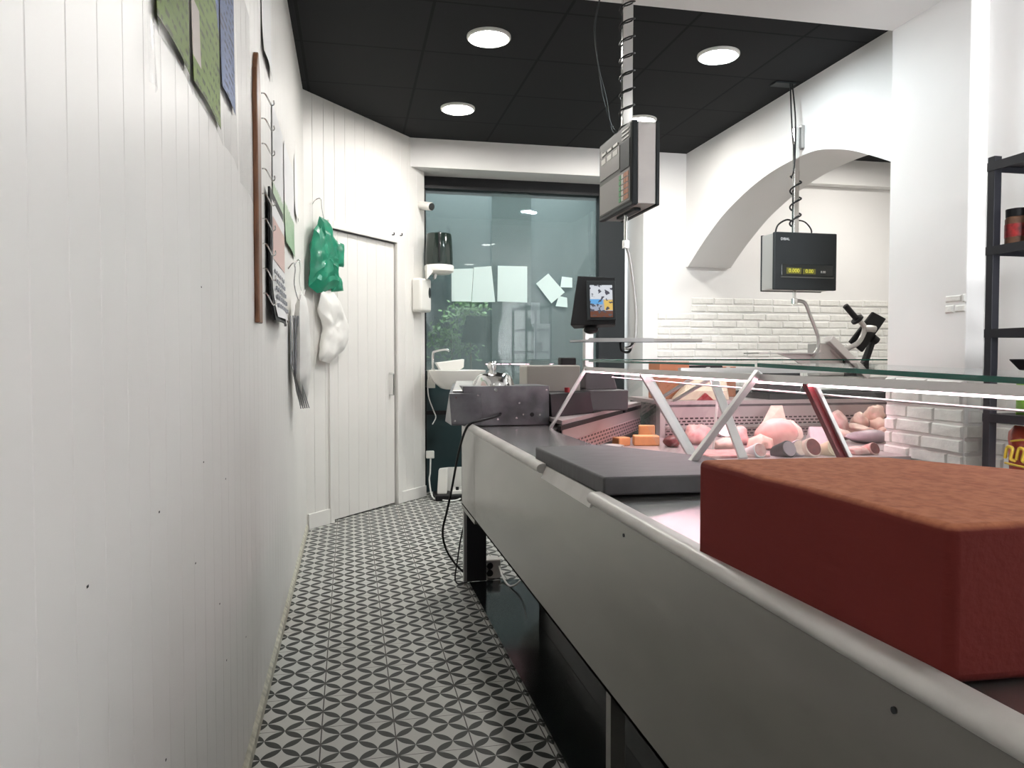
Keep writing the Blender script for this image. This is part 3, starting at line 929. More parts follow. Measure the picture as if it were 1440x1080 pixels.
b = MB(); b.prism([(0.99, 3.53, 0.885), (1.965, 4.995, 0.885), (1.585, 5.25, 0.885), (0.93, 4.28, 0.885), (0.93, 4.03, 0.885), (0.99, 4.03, 0.885)], (0, 0, 0.02)); b.build('worktop', M['deck'], cc)
b = MB(); cbox(b, 0.0, CLn - 0.04, 0.862, 0.884, 0.0, 0.016); b.build('top_band', M['black'], cc)
panel_uv(cp(0.06, 0, 0), cp(CLn - 0.03, 0, 0), 0.80, 0.862, cn, 'upper_panel', M['deck'], cc)
panel_uv(cp(0.06, 0, 0.004), cp(CLn - 0.03, 0, 0.004), 0.72, 0.80, cn, 'perforated_panel', M['perf_wide'], cc)
b = MB(); b.prism([(1.02, 3.62, 0.45), (1.955, 5.02, 0.45), (1.60, 5.22, 0.45), (0.95, 4.27, 0.45), (0.95, 4.06, 0.45), (1.02, 4.06, 0.45)], (0, 0, 0.434)); b.build('case_body', M['skirt'], cc)
for x, y in ((1.62, 5.12), (1.90, 4.95)):
    b = MB(); b.box((x - 0.02, y - 0.02, 0), (x + 0.02, y + 0.02, 0.45)); b.build('leg', M['black'], cc)
b = MB(); b.prism([(0.97, 3.5, 0.66), (1.46, 3.5, 0.66), (2.0, 3.52, 0.66), (1.98, 5.0, 0.66)], (0, 0, 0.03)); b.build('deck', M['deck'], cc)
b = MB(); b.prism([(1.46, 3.52, 0.0), (1.99, 3.54, 0.0), (1.97, 4.95, 0.0)], (0, 0, 0.66)); b.build('base_body', M['dark'], cc)

rc = thing('rear_case', (2.9, 4.3, 0), 'refrigerated rear case along the brick wall, filled with meat', 'display case')
b = MB(); b.box((2.0, 4.70, 0.90), (3.9, 5.35, 0.925)); b.build('worktop', M['deck'], rc)
b = MB(); b.box((2.78, 4.72, 0.925), (3.88, 5.33, 0.965)); b.build('slab', M['dark'], rc)
b = MB(); b.box((1.965, 4.66, 0.62), (2.0, 4.73, 0.965)); b.build('corner_post', M['alu'], rc)
b = MB(); b.box((2.0, 4.69, 0.885), (3.9, 4.705, 0.90)); b.build('edge_trim', M['plum'], rc)
panel_uv((2.0, 4.70, 0), (3.9, 4.70, 0), 0.825, 0.885, (0, -1, 0), 'upper_panel', M['deck'], rc)
panel_uv((2.0, 4.696, 0), (3.9, 4.696, 0), 0.765, 0.825, (0, -1, 0), 'perforated_panel', M['perf_pink'], rc)
b = MB(); b.box((2.0, 4.62, 0.75), (3.9, 4.70, 0.765)); b.build('back_ledge', M['alu'], rc)
panel_uv((2.0, 4.66, 0), (3.9, 4.66, 0), 0.69, 0.75, (0, -1, 0), 'perforated_panel', M['perf_pink'], rc)
b = MB(); b.prism([(2.0, 3.5, 0.66), (2.88, 3.5, 0.66), (2.88, 3.76, 0.66), (3.9, 3.76, 0.66), (3.9, 4.70, 0.66), (2.0, 4.70, 0.66)], (0, 0, 0.03)); b.build('deck', M['deck'], rc)
b = MB(); b.box((2.0, 4.72, 0.02), (3.9, 5.3, 0.9)); b.build('case_body', M['skirt'], rc)
b = MB(); b.box((2.0, 3.54, 0.02), (2.86, 4.68, 0.655)); b.build('base_body', M['dark'], rc)
# superstructure of rear case
YP = 3.89
b = MB(); b.box((1.75, YP - 0.015, 1.138), (2.86, YP + 0.02, 1.152)); b.box((1.75, YP - 0.018, 1.122), (2.86, YP - 0.014, 1.152)); rpf = b.build('lamp_profile', M['alu'], rc)
b = MB(); b.box((1.75, YP - 0.006, 1.130), (2.86, YP + 0.006, 1.136)); b.build('led_strip', M['led'], rpf)
b = MB(); b.box((1.3, YP, 1.192), (3.45, YP + 0.34, 1.20)); b.build('glass_pane', M['glass'], rc)
b = MB(); b.box((1.3, YP + 0.34, 1.192), (3.45, YP + 0.343, 1.20)); b.build('glass_edge', M['glassedge'], rc)
b = MB(); b.hexa([(2.0, YP - 0.02, 1.14), (2.86, YP - 0.02, 1.14), (2.86, YP - 0.014, 1.14), (2.0, YP - 0.014, 1.14), (2.0, 3.5, 0.69), (2.86, 3.5, 0.69), (2.86, 3.506, 0.69), (2.0, 3.506, 0.69)]); b.build('front_glass', M['glass'], rc)
for x in (1.93,):
    b = MB(); b.bar((x, YP, 1.14), (x, 3.52, 0.70), 0.016, 0.05, (1, 0, 0)); b.build('strut', M['alu'], rc, bevel=0.003)
for x in (1.93, 2.05):
    b = MB(); b.bar((x, YP + 0.02, 1.15), (x, 4.64, 0.93), 0.014, 0.02, (1, 0, 0)); b.build('strut', M['alu'], rc)
b = MB(); b.cyl((1.98, 3.95, 0.69), (2.0, 3.93, 1.03), 0.007, n=10); b.build('white_rod', M['whiteplastic'], rc)

# ------------------------------------------------------------------ goods in the cases
DZ = 0.69
def meatball(name, c, rad, m, label, cat, group=None, seed=1, amt=0.2, rot=0, flat=None, parent=None, tilt=0):
    b = MB(); b.blob(c, rad, seed, amt, 1.6, Matrix.Rotation(R(rot), 3, 'Z') @ Matrix.Rotation(R(tilt), 3, 'Y'), 3, flat)
    o = b.build(name, m, parent, smooth=True, ang=80)
    if parent is None:
        tag(o, label, cat, group)
    return o
# cooked ham with its cut face and rind
hm = thing('cooked_ham', (2.40, 4.0, DZ), 'large pink cooked ham with a broad cut face in the rear case', 'ham')
b = MB(); fr = (Vector((2.265, 4.02, DZ)), Vector((0.97, -0.22, 0)), Vector((0, 0, 1)), Vector((-0.22, -0.97, 0)))
outl = [(0.02, 0.03), (0.07, 0.0), (0.16, 0.0), (0.23, 0.03), (0.262, 0.07), (0.255, 0.11), (0.215, 0.155), (0.16, 0.172), (0.10, 0.170), (0.05, 0.145), (0.012, 0.10), (0.0, 0.06)]
b.pillow(outl, fr, 0.11, 3, 0.004, 8); b.build('ham_body', M['ham'], hm, smooth=True, ang=80)
b = MB()
fr2 = (fr[0] + Vector((0.03, 0.035, 0)), fr[1], fr[2], fr[3])
b.pillow([(0.14, 0.0), (0.24, 0.0), (0.285, 0.06), (0.27, 0.11), (0.22, 0.155), (0.16, 0.165)], fr2, 0.09, 5, 0.004, 8); b.build('rind', M['hamfat'], hm, smooth=True, ang=80)
b = MB(); b.pillow([(-0.10, 0.0), (0.06, 0.0), (0.05, 0.06), (-0.02, 0.09), (-0.085, 0.06)], (Vector((2.28, 3.93, DZ)), fr[1], fr[2], fr[3]), 0.08, 9, 0.02, 18); tag(b.build('wrapped_pork', M['chicken'], smooth=True), 'pale crumpled fatty cut against the left side of the ham', 'meat')
b = MB(); b.prism([(2.42, 4.30, 0.69), (2.72, 4.36, 0.69), (2.74, 4.50, 0.90), (2.66, 4.50, 0.90)], (0.0, 0.004, 0.0)); tag(b.build('backing_sheet', M['hamfat']), 'pale upright sheet leaning behind the ham', 'sheet')
b = MB(); b.hexa([(2.59, 3.95, DZ), (2.70, 3.93, DZ), (2.77, 4.08, DZ), (2.66, 4.12, DZ), (2.61, 3.98, DZ + 0.03), (2.70, 3.96, DZ + 0.03), (2.765, 4.08, DZ + 0.11), (2.68, 4.115, DZ + 0.11)]); tag(b.build('wrapped_loaf', M['wrapped'], bevel=0.008, seg=3), 'greyish wrapped loaf leaning to the right of the ham', 'cold cut')
meatball('pork_fillet', (2.87, 4.20, DZ + 0.045), (0.13, 0.07, 0.05), M['hamfat'], 'pale flat cut beside the greyish loaf, behind the red edged strut', 'meat', 'pork cuts', 4, 0.25, -10, 0.045)
meatball('pork_fillet', (3.10, 4.45, DZ + 0.085), (0.09, 0.06, 0.085), M['meat'], 'rosy upright cut just right of the red edged strut', 'meat', 'pork cuts', 6, 0.3, 20, 0.085)
CH = [((3.45, 4.54, .825), (.07, .05, .06), 'topmost pale chicken piece of the pile, its left one'), ((3.60, 4.53, .80), (.055, .045, .09), 'tall pale chicken piece at the right end of the pile'), ((3.33, 4.53, .785), (.055, .05, .055), 'round chicken piece at the left end of the pile'), ((3.43, 4.47, .755), (.075, .055, .055), 'chicken piece low in the middle of the pile'),
      ((3.26, 4.46, .735), (.12, .035, .032), 'slim chicken wing lying left of the pile'), ((3.56, 4.46, .745), (.07, .05, .05), 'chicken piece low at the right of the pile'), ((3.70, 4.55, .82), (.06, .05, .06), 'chicken piece partly behind the white pillar'), ((3.40, 4.39, .72), (.05, .04, .03), 'small chicken piece lying in front of the pile')]
for i, (c, r_, lb) in enumerate(CH):
    meatball('chicken_piece', c, r_, M['chicken'], lb, 'chicken', 'raw chicken pile', 10 + i, 0.45, i * 37, None, None, (i * 23) % 40 - 20)
meatball('pork_fillet', (3.08, 4.10, DZ + 0.04), (0.15, 0.06, 0.04), M['wrapped'], 'long greyish cut in front of the chicken', 'meat', 'pork cuts', 31, 0.2, -5, 0.04)
meatball('raw_steak', (2.66, 3.63, DZ + 0.02), (0.06, 0.05, 0.024), M['meat'], 'small rosy steak below the red edged strut', 'meat', None, 33, 0.3, 0, 0.02)
def round_cut(x, y, r_, h, m, m2, label, ax=(0.15, -0.8, 0.35)):
    e = thing('sliced_sausage', (x, y, DZ), label, 'sausage', 'sausage cuts in the front row')
    d = Vector(ax).normalized()
    c = Vector((x, y, DZ + r_ * 0.95))
    b = MB(); b.cyl(c - d * h, c, r_, n=28); b.build('skin', m, e, smooth=True, bevel=0.004)
    b = MB(); b.cyl(c + d * 0.0005, c + d * 0.0035, r_ * 0.86, n=28); b.build('cut_face', m2, e)
round_cut(2.08, 3.62, 0.040, 0.10, M['paper'], M['meat'], 'pale cased sausage end at the far left of the front row')
round_cut(2.235, 3.60, 0.046, 0.10, M['black'], M['wrapped'], 'grey sausage end with a black rim in the front row')
round_cut(2.31, 3.62, 0.046, 0.10, M['wrapped'], M['hamfat'], 'pale sausage end beside the black rimmed one')
round_cut(2.375, 3.60, 0.052, 0.12, M['hamfat'], M['darkmeat'], 'pale rimmed sausage with a dark red cut face')
round_cut(2.50, 3.60, 0.045, 0.1, M['palecheese'], M['palecheese'], 'beige round cured piece near the red edged strut')
round_cut(2.74, 3.60, 0.035, 0.1, M['meat'], M['darkmeat'], 'small dark sausage cut nearest to the white pillar')
pc = thing('price_card', (2.17, 4.2, DZ), 'white oval price card standing among the meat', 'price card')
b = MB(); d = Vector((0.1, -0.9, 0.42)).normalized(); T = Matrix.Translation((2.165, 4.16, 0.79)) @ d.to_track_quat('Z', 'Y').to_matrix().to_4x4() @ Matrix.Diagonal((1.35, 1.0, 1, 1))
b.T = T; b.cyl((0, 0, 0), (0, 0, 0.003), 0.05, n=32); b.build('card', M['paper'], pc)
b = MB(); b.cyl((2.165, 4.175, 0.69), (2.165, 4.175, 0.77), 0.003, n=8); b.build('stick', M['chrome'], pc)
meatball('pork_knuckle', (2.07, 3.96, DZ + 0.03), (0.085, 0.05, 0.036), M['hamfat'], 'pale meaty piece under the white oval price card', 'meat', None, 41, 0.3, 10, 0.03)
meatball('pork_belly', (2.04, 4.27, DZ + 0.05), (0.09, 0.06, 0.07), M['meat'], 'rosy piece left of the oval price card, behind the strut', 'meat', None, 43, 0.3, 0, 0.05)
meatball('pork_belly', (2.27, 4.20, DZ + 0.04), (0.06, 0.06, 0.07), M['meat'], 'rosy piece between the oval price card and the ham', 'meat', None, 44, 0.3, 30, 0.04)
b = MB(); b.box((1.80, 3.62, DZ), (2.14, 3.88, DZ + 0.014)); tag(b.build('meat_tray', M['meat'], bevel=0.004), 'low tray of reddish slices under the pale meaty piece', 'tray')
def cheese(c, w, d_, z1, m, label, rot=0):
    b = MB(Matrix.Translation((c[0], c[1], DZ)) @ Matrix.Rotation(R(rot), 4, 'Z'))
    b.box((-w / 2, -d_ / 2, 0), (w / 2, d_ / 2, z1)); tag(b.build('cheese_block', m, bevel=0.006), label, 'cheese', 'cheese blocks in the corner case')
cheese((1.715, 4.28), 0.15, 0.09, 0.058, M['cheese'], 'wide orange cheese block with a square front in the corner case', -14)
cheese((1.80, 4.48), 0.10, 0.06, 0.10, M['cheese'], 'taller orange cheese block behind the wide one', -20)
cheese((1.565, 4.29), 0.085, 0.07, 0.05, M['cheese'], 'small orange cheese block left of the wide one', 15)
b = MB(); b.lathe([(0.0, 0.0), (0.05, 0.0), (0.085, 0.02), (0.09, 0.022), (0.05, 0.006), (0.0, 0.005)], (1.43, 4.13, DZ), 24); tag(b.build('serving_dish', M['ceramic'], smooth=True), 'shallow white dish left of the orange cheeses', 'dish')
meatball('cured_sausage', (1.83, 4.16, DZ + 0.03), (0.05, 0.06, 0.035), M['darkmeat'], 'dark cured sausage right of the orange cheeses', 'sausage', None, 51, 0.2, 0, 0.03)

# things on the rear worktop, left to right
RZ = 0.925
b = MB(); b.box((2.08, 4.95, RZ), (2.30, 5.15, RZ + 0.26)); tag(b.build('cardboard_box', M['card'], bevel=0.004), 'brown cardboard box behind the strut, nearest to the till', 'box', 'cardboard boxes on the rear worktop')
b = MB(); b.box((2.62, 5.15, RZ), (2.76, 5.30, RZ + 0.22)); tag(b.build('cardboard_box', M['card'], bevel=0.004), 'brown cardboard box left of the dark casing', 'box', 'cardboard boxes on the rear worktop')
b = MB(); b.hexa([(2.12, 4.78, RZ), (2.50, 4.75, RZ), (2.56, 4.92, RZ), (2.16, 4.94, RZ), (2.20, 4.80, RZ + 0.06), (2.50, 4.78, RZ + 0.06), (2.56, 4.92, RZ + 0.15), (2.30, 4.94, RZ + 0.15)]); tag(b.build('butcher_paper', M['kraft'], bevel=0.006), 'stack of pale butcher paper on the rear worktop', 'paper')
b = MB(); b.prism([(2.26, 4.735, RZ), (2.38, 4.735, RZ), (2.32, 4.735, RZ + 0.05)], (0, 0.02, 0)); tag(b.build('red_packet', M['red'], bevel=0.003), 'small dark red packet in front of the butcher paper', 'packet')
b = MB(); b.box((2.38, 5.0, RZ), (2.58, 5.2, RZ + 0.23)); tag(b.build('label_printer', M['black'], bevel=0.01), 'black casing between the two cardboard boxes', 'machine')
b = MB(); b.hexa([(2.82, 4.82, 0.965), (3.07, 4.80, 0.965), (3.07, 5.02, 0.965), (2.82, 5.04, 0.965), (2.83, 4.84, 1.13), (3.07, 4.82, 1.13), (3.07, 5.0, 1.13), (2.83, 5.02, 1.13)]); tag(b.build('scale_unit', M['dark'], bevel=0.008), 'dark grey casing on the rear worktop left of the meat slicer', 'machine')

# meat slicer
sl = thing('meat_slicer', (3.5, 5.0, 0.965), 'meat slicer with black handle and black guard plate on the rear worktop', 'slicer')
b = MB()
b.box((3.14, 4.88, 1.01), (3.86, 5.15, 1.075)); b.build('base', M['slicer'], sl, bevel=0.012)
for x, y in ((3.17, 4.92), (3.83, 4.92), (3.17, 5.11), (3.83, 5.11)):
    b = MB(); b.cyl((x, y, 0.965), (x, y, 1.012), 0.032, 0.016, n=16); b.build('foot', M['black'], sl, smooth=True)
b = MB(); b.prism([(3.30, 4.94, 1.075), (3.62, 4.94, 1.075), (3.55, 4.94, 1.16), (3.40, 4.94, 1.32), (3.30, 4.94, 1.32)], (0, 0.16, 0)); b.build('motor_housing', M['slicer'], sl, bevel=0.012)
b = MB(); b.bar((3.37, 4.96, 1.345), (3.66, 4.93, 1.07), 0.12, 0.055, (0.7, 0, 0.7)); b.build('carriage', M['alu'], sl, bevel=0.006)
b = MB(); b.lathe([(0.0, 0.006), (0.14, 0.004), (0.145, 0.0), (0.14, -0.004), (0.0, -0.006)], (3.46, 5.05, 1.22), 40, (0.68, -0.2, 0.7)); b.build('blade', M['chrome'], sl, smooth=True)
b = MB(); b.tube([(3.50, 4.93, 1.27), (3.585, 4.92, 1.31), (3.63, 4.92, 1.37), (3.645, 4.92, 1.43), (3.60, 4.92, 1.48)], 0.019, 10); b.tube([(3.645, 4.92, 1.42), (3.69, 4.91, 1.42), (3.72, 4.91, 1.415)], 0.026, 10); arm = b.build('arm', M['slicer'], sl, smooth=True)
b = MB(); b.cyl((3.585, 4.92, 1.485), (3.485, 4.92, 1.585), 0.021, n=16); b.cyl((3.592, 4.92, 1.478), (3.578, 4.92, 1.492), 0.045, n=20); b.build('handle', M['black'], arm, smooth=True, bevel=0.004)
b = MB(); b.prism([(3.545, 4.945, 1.325), (3.655, 4.945, 1.25), (3.80, 4.945, 1.435), (3.845, 4.945, 1.495), (3.735, 4.945, 1.545)], (0, 0.025, 0)); b.build('guard_plate', M['black'], sl, bevel=0.006)
b = MB(); b.cyl((3.735, 4.95, 1.355), (3.77, 4.95, 1.33), 0.03, n=16); b.build('knob', M['black'], sl, smooth=True)
b = MB(); b.prism([(3.50, 4.935, 1.075), (3.70, 4.935, 1.075), (3.70, 4.935, 1.18), (3.755, 4.935, 1.33), (3.73, 4.935, 1.34), (3.665, 4.935, 1.185), (3.61, 4.935, 1.15), (3.52, 4.935, 1.255), (3.48, 4.935, 1.225)], (0, 0.05, 0)); b.build('foot_bracket', M['black'], sl, bevel=0.004)

# ------------------------------------------------------------------ till side of the corner case
TZ = 0.905
mc = thing('steel_machine', (0.73, 3.9, 0.866), 'low stainless box machine with a domed hood on the end of the counter', 'machine')
b = MB(); b.box((0.545, 3.755, 0.868), (0.985, 4.02, 1.066)); b.build('case', M['sheet'], mc, bevel=0.003)
b = MB(); b.hexa([(0.488, 3.752, 0.872), (0.64, 3.752, 0.872), (0.64, 4.02, 0.872), (0.488, 4.02, 0.872), (0.476, 3.752, 1.032), (0.64, 3.752, 1.032), (0.64, 4.02, 1.072), (0.53, 4.02, 1.072)]); b.build('side_bay', M['sheet'], mc, bevel=0.003)
b = MB(); b.hexa([(0.495, 3.765, 1.036), (0.635, 3.765, 1.036), (0.645, 4.0, 1.078), (0.545, 4.0, 1.078), (0.495, 3.765, 1.044), (0.635, 3.765, 1.044), (0.645, 4.0, 1.086), (0.545, 4.0, 1.086)]); b.build('lid', M['steel'], mc, bevel=0.003)
b = MB()
for k in range(14):
    pass
b.lathe([(0.115, 0), (0.112, 0.02), (0.095, 0.06), (0.078, 0.085), (0.062, 0.097), (0.035, 0.10), (0.022, 0.11), (0.028, 0.135), (0.018, 0.155), (0.0, 0.157)], (0.715, 3.87, 1.03), 32)
for v in b.bm.verts:
    k = noise.noise(v.co * 28) * 0.02
    v.co += Vector((k, k, k * 0.5))
b.build('hood', M['chrome'], mc, smooth=True, ang=70)
b = MB()
for x, z, r_ in ((0.895, 0.921, 0.011),):
    b.cyl((x, 3.754, z), (x, 3.7525, z), r_, n=14)
b.build('socket_hole', M['black'], mc)
b = MB()
for x, z in ((0.505, 0.895), (0.51, 1.01), (0.935, 0.92), (0.85, 0.922), (0.815, 0.905), (0.97, 1.045), (0.62, 1.02), (0.83, 0.98), (0.72, 0.90)):
    b.cyl((x, 3.753, z), (x, 3.7515 - 0.001, z), 0.005, n=10)
b.build('bolt', M['chrome'], mc)
b = MB(); b.tube([(0.735, 3.755, 0.928), (0.72, 3.72, 0.922), (0.64, 3.68, 0.905), (0.575, 3.66, 0.892), (0.548, 3.70, 0.85), (0.535, 3.85, 0.72), (0.525, 4.05, 0.50), (0.500, 4.06, 0.38), (0.480, 4.07, 0.28), (0.495, 4.07, 0.19), (0.54, 4.06, 0.11), (0.60, 4.05, 0.05), (0.66, 4.06, 0.01)], 0.006, 8, 7)
tag(b.build('black_cable', M['black'], smooth=True), 'black power cord hanging from the steel machine down to the floor', 'cord')
b = MB(); b.tube([(0.60, 4.06, 0.34), (0.575, 4.07, 0.22), (0.56, 4.07, 0.12), (0.545, 4.06, 0.03), (0.555, 4.02, 0.006), (0.60, 3.985, 0.024)], 0.004, 8); tag(b.build('black_cable', M['black'], smooth=True), 'short black cord looped beside the black counter leg', 'cord')

# beige casing, black box, till
b = MB(); b.box((0.95, 4.10, 0.90), (1.255, 4.30, 1.165)); be = b.build('monitor_back', M['cream'], bevel=0.008); tag(be, 'plain beige casing behind the steel machine', 'machine')
tl = thing('till_base', (1.12, 3.93, TZ), 'low black till drawer with a red button beside the steel machine', 'till')
b = MB(); b.hexa([(1.0, 3.76, TZ), (1.30, 4.0, TZ), (1.26, 4.08, TZ), (1.0, 4.08, TZ), (1.0, 3.80, TZ + 0.12), (1.30, 4.02, TZ + 0.12), (1.26, 4.08, TZ + 0.12), (1.0, 4.08, TZ + 0.12)]); b.build('drawer', M['black'], tl, bevel=0.006)
b = MB(); b.cyl((1.12, 3.90, TZ + 0.12), (1.12, 3.90, TZ + 0.145), 0.014, n=16); rb = b.build('button', M['red'], tl); rb['label'] = 'red button'
pr = thing('receipt_printer', (1.42, 4.05, TZ), 'dark receipt printer with a tilted cover standing by the black till', 'printer')
b = MB(); b.box((1.275, 4.0, TZ + 0.012), (1.50, 4.24, TZ + 0.125)); b.build('case', M['plum'], pr, bevel=0.008)
b = MB(); b.hexa([(1.285, 4.10, TZ + 0.125), (1.475, 4.10, TZ + 0.125), (1.475, 4.22, TZ + 0.125), (1.285, 4.22, TZ + 0.125), (1.30, 4.16, TZ + 0.245), (1.46, 4.16, TZ + 0.245), (1.46, 4.22, TZ + 0.245), (1.30, 4.22, TZ + 0.245)]); b.build('cover', M['plum'], pr, bevel=0.01)
for x, y in ((1.29, 4.02), (1.485, 4.02), (1.29, 4.22), (1.485, 4.22)):
    b = MB(); b.cyl((x, y, TZ), (x, y, TZ + 0.014), 0.01, n=10); b.build('foot', M['black'], pr)
tm = thing('touch_screen_till', (1.45, 4.55, TZ), 'black touch screen till tilted on a pale pole', 'screen')
b = MB(); b.box((1.405, 4.50, TZ), (1.46, 4.55, 1.42)); b.build('pole', M['alu'], tm, bevel=0.004)
b = MB(); b.box((1.37, 4.46, TZ), (1.50, 4.60, TZ + 0.015)); b.build('base_plate', M['alu'], tm)
MT = Matrix.Translation((1.435, 4.47, 1.535)) @ Matrix.Rotation(R(-12), 4, 'Z') @ Matrix.Rotation(R(-14), 4, 'X')
b = MB(MT); b.hexa([(-0.13, 0.015, -0.13), (0.145, 0.0, -0.13), (0.145, 0.06, -0.13), (-0.10, 0.10, -0.13), (-0.08, 0.015, 0.185), (0.15, 0.0, 0.17), (0.15, 0.05, 0.17), (-0.055, 0.06, 0.185)]); b.build('housing', M['black'], tm, bevel=0.006)
b = MB(MT); b.box((-0.028, -0.010, -0.105), (0.147, 0.006, 0.145)); bz = b.build('bezel', M['dark'], tm, bevel=0.004)
b = MB(MT); b.box((-0.008, -0.0125, -0.088), (0.128, -0.0095, 0.115)); b.build('screen', M['screen'], bz)
b = MB(MT); b.blob((0.0, 0.05, -0.15), (0.045, 0.03, 0.025), 2, 0.1); b.build('hinge', M['black'], tm, smooth=True)
b = MB(); b.box((1.27, 4.56, TZ), (1.37, 4.64, 1.21)); tag(b.build('card_reader', M['black'], bevel=0.01), 'small black unit left of the pale till pole', 'machine')

# ------------------------------------------------------------------ hanging scales
def helix(b, p0, p1, r, turns, rad, ph=0.0, n=14):
    p0, p1 = Vector(p0), Vector(p1)
    pts = []
    N = int(turns * n)
    for i in range(N + 1):
        t = i / N
        a = 2 * math.pi * turns * t + ph
        pts.append(p0.lerp(p1, t) + Vector((math.cos(a) * r, math.sin(a) * r, 0)))
    b.tube(pts, rad, 6, 1)
# scale 1: keypad side faces the aisle
SX, SY = 1.312, 3.54
s1 = thing('hanging_scale', (SX, SY, CZ), 'grey hanging scale with a keypad on its side, on the near cable wrapped pole', 'scale', 'hanging scales')
b = MB(); b.box((SX - 0.026, SY - 0.016, 2.26), (SX + 0.026, SY + 0.016, CZ)); b.build('pole', M['chrome'], s1, bevel=0.006, seg=3)
b = MB(); helix(b, (SX, SY, 2.275), (SX, SY, 3.05), 0.036, 9.5, 0.004, 1.0); cbl = b.build('wrapped_cable', M['black'], s1, smooth=True)
X0, X1, Y0, Y1, Z0, Z1 = 1.252, 1.385, 3.31, 3.77, 1.905, 2.275
b = MB(); b.box((X0 + 0.028, Y0, Z0), (X1 - 0.018, Y1, Z1)); b.build('body', M['scaleside'], s1, bevel=0.003)
b = MB(); b.box((X0, Y0 - 0.004, Z0 - 0.006), (X0 + 0.028, Y1 + 0.004, Z1 + 0.006)); b.build('front_frame', M['dark'], s1, bevel=0.006)
b = MB(); b.box((X1 - 0.018, Y0 - 0.004, Z0 - 0.006), (X1, Y1 + 0.004, Z1 + 0.006)); b.build('back_frame', M['dark'], s1, bevel=0.004)
b = MB(); b.box((X0 - 0.003, Y0 + 0.012, Z0 + 0.012), (X0 + 0.002, Y1 - 0.012, Z1 - 0.004)); fp = b.build('face_plate', M['scalegrey'], s1, bevel=0.002)
b = MB(); b.box((X0 - 0.006, Y0 + 0.15, Z0 + 0.19), (X0 - 0.002, Y1 - 0.025, Z0 + 0.30)); dp = b.build('display_panel', M['greykeys'], fp)
b = MB()
for k in range(3):
    y = Y0 + 0.175 + k * 0.085
    b.box((X0 - 0.0075, y, Z0 + 0.265), (X0 - 0.0055, y + 0.065, Z0 + 0.29))
    b.box((X0 - 0.0075, y, Z0 + 0.308), (X0 - 0.0025, y + 0.06, Z0 + 0.32))
b.build('display_windows', M['lcdwhite'], fp)
b = MB()
for k in range(3):
    b.box((X0 - 0.006, Y0 + 0.03, Z0 + 0.31 + k * 0.018), (X0 - 0.0025, Y0 + 0.12, Z0 + 0.316 + k * 0.018))
b.build('print_lines', M['lcdwhite'], fp)
b = MB(); b.box((X0 - 0.006, Y0 + 0.018, Z0 + 0.17), (X0 - 0.002, Y0 + 0.14, Z0 + 0.30)); b.build('printer_door', M['dark'], fp, bevel=0.002)
b = MB(); b.box((X0 - 0.005, Y0 + 0.015, Z0 + 0.02), (X0 - 0.002, Y1 - 0.02, Z0 + 0.165)); b.build('key_foil', M['greykeys'], fp)
for cnum, (yy, m) in enumerate(((0.03, M['keyorange']), (0.062, M['keyorange']), (0.094, M['lcdwhite']), (0.126, M['keygreen']))):
    b = MB()
    for r_ in range(5):
        b.box((X0 - 0.0075, Y0 + yy, Z0 + 0.03 + r_ * 0.026), (X0 - 0.0045, Y0 + yy + 0.026, Z0 + 0.05 + r_ * 0.026))
    b.build('key_column', m, fp)
b = MB(); b.cyl((X0 - 0.006, Y1 - 0.05, Z1 - 0.055), (X0 - 0.002, Y1 - 0.05, Z1 - 0.055), 0.02, n=20); b.build('badge', M['greykeys'], fp)
b = MB(); b.box((X0 + 0.05, Y0 + 0.10, Z0 - 0.012), (X1 - 0.05, Y1 - 0.12, Z0)); b.build('underplate', M['dark'], s1)
b = MB(); b.cyl((SX - 0.002, SY, 1.9), (SX - 0.002, SY, 1.76), 0.010, n=12); b.box((SX - 0.016, SY - 0.014, 1.735), (SX + 0.012, SY + 0.014, 1.775)); b.build('hanger', M['chrome'], s1, bevel=0.002)
b = MB(); b.tube([(SX, SY, 1.745), (SX + 0.015, SY, 1.70), (SX + 0.035, SY, 1.58), (SX + 0.05, SY, 1.44), (SX + 0.048, SY, 1.31), (SX + 0.03, SY, 1.262), (SX - 0.005, SY, 1.252)], 0.0085, 10); b.build('hook_arm', M['alu'], s1, smooth=True)
p1 = thing('scale_dish', (1.25, 3.5, 1.27), 'flat steel dish hanging from the near scale beside the touch screen', 'dish', 'scale dishes')
b = MB(); b.hexa([(1.015, 3.49, 1.278), (1.40, 3.40, 1.278), (1.75, 3.62, 1.285), (1.15, 3.72, 1.285), (1.015, 3.49, 1.282), (1.40, 3.40, 1.282), (1.75, 3.62, 1.289), (1.15, 3.72, 1.289)]); b.build('plate', M['sheet'], p1)
b = MB(); b.bar((1.10, 3.465, 1.290), (1.40, 3.40, 1.290), 0.004, 0.018); b.bar((1.40, 3.40, 1.290), (1.75, 3.62, 1.297), 0.004, 0.012); b.bar((1.015, 3.49, 1.284), (1.10, 3.465, 1.288), 0.004, 0.008); b.build('rim', M['alu'], p1)
b = MB(); b.tube([(1.27, 3.50, 1.278), (1.285, 3.52, 1.24), (1.33, 3.54, 1.236), (1.345, 3.54, 1.278)], 0.006); b.build('bracket', M['dark'], p1)
# loose wires beside pole 1
b = MB(); b.tube([(1.21, 3.60, CZ), (1.20, 3.60, 2.97), (1.165, 3.58, 2.80), (1.175, 3.57, 2.62), (1.215, 3.56, 2.45), (1.235, 3.54, 2.30), (1.265, 3.52, 2.278)], 0.0028, 6); b.tube([(1.212, 3.605, CZ), (1.195, 3.605, 2.95), (1.160, 3.585, 2.79), (1.18, 3.575, 2.60), (1.20, 3.56, 2.45), (1.235, 3.54, 2.32), (1.265, 3.52, 2.278)], 0.0022, 6)
tag(b.build('loose_wire', M['dark'], smooth=True), 'thin dark wires hanging left of the near scale pole', 'wire')
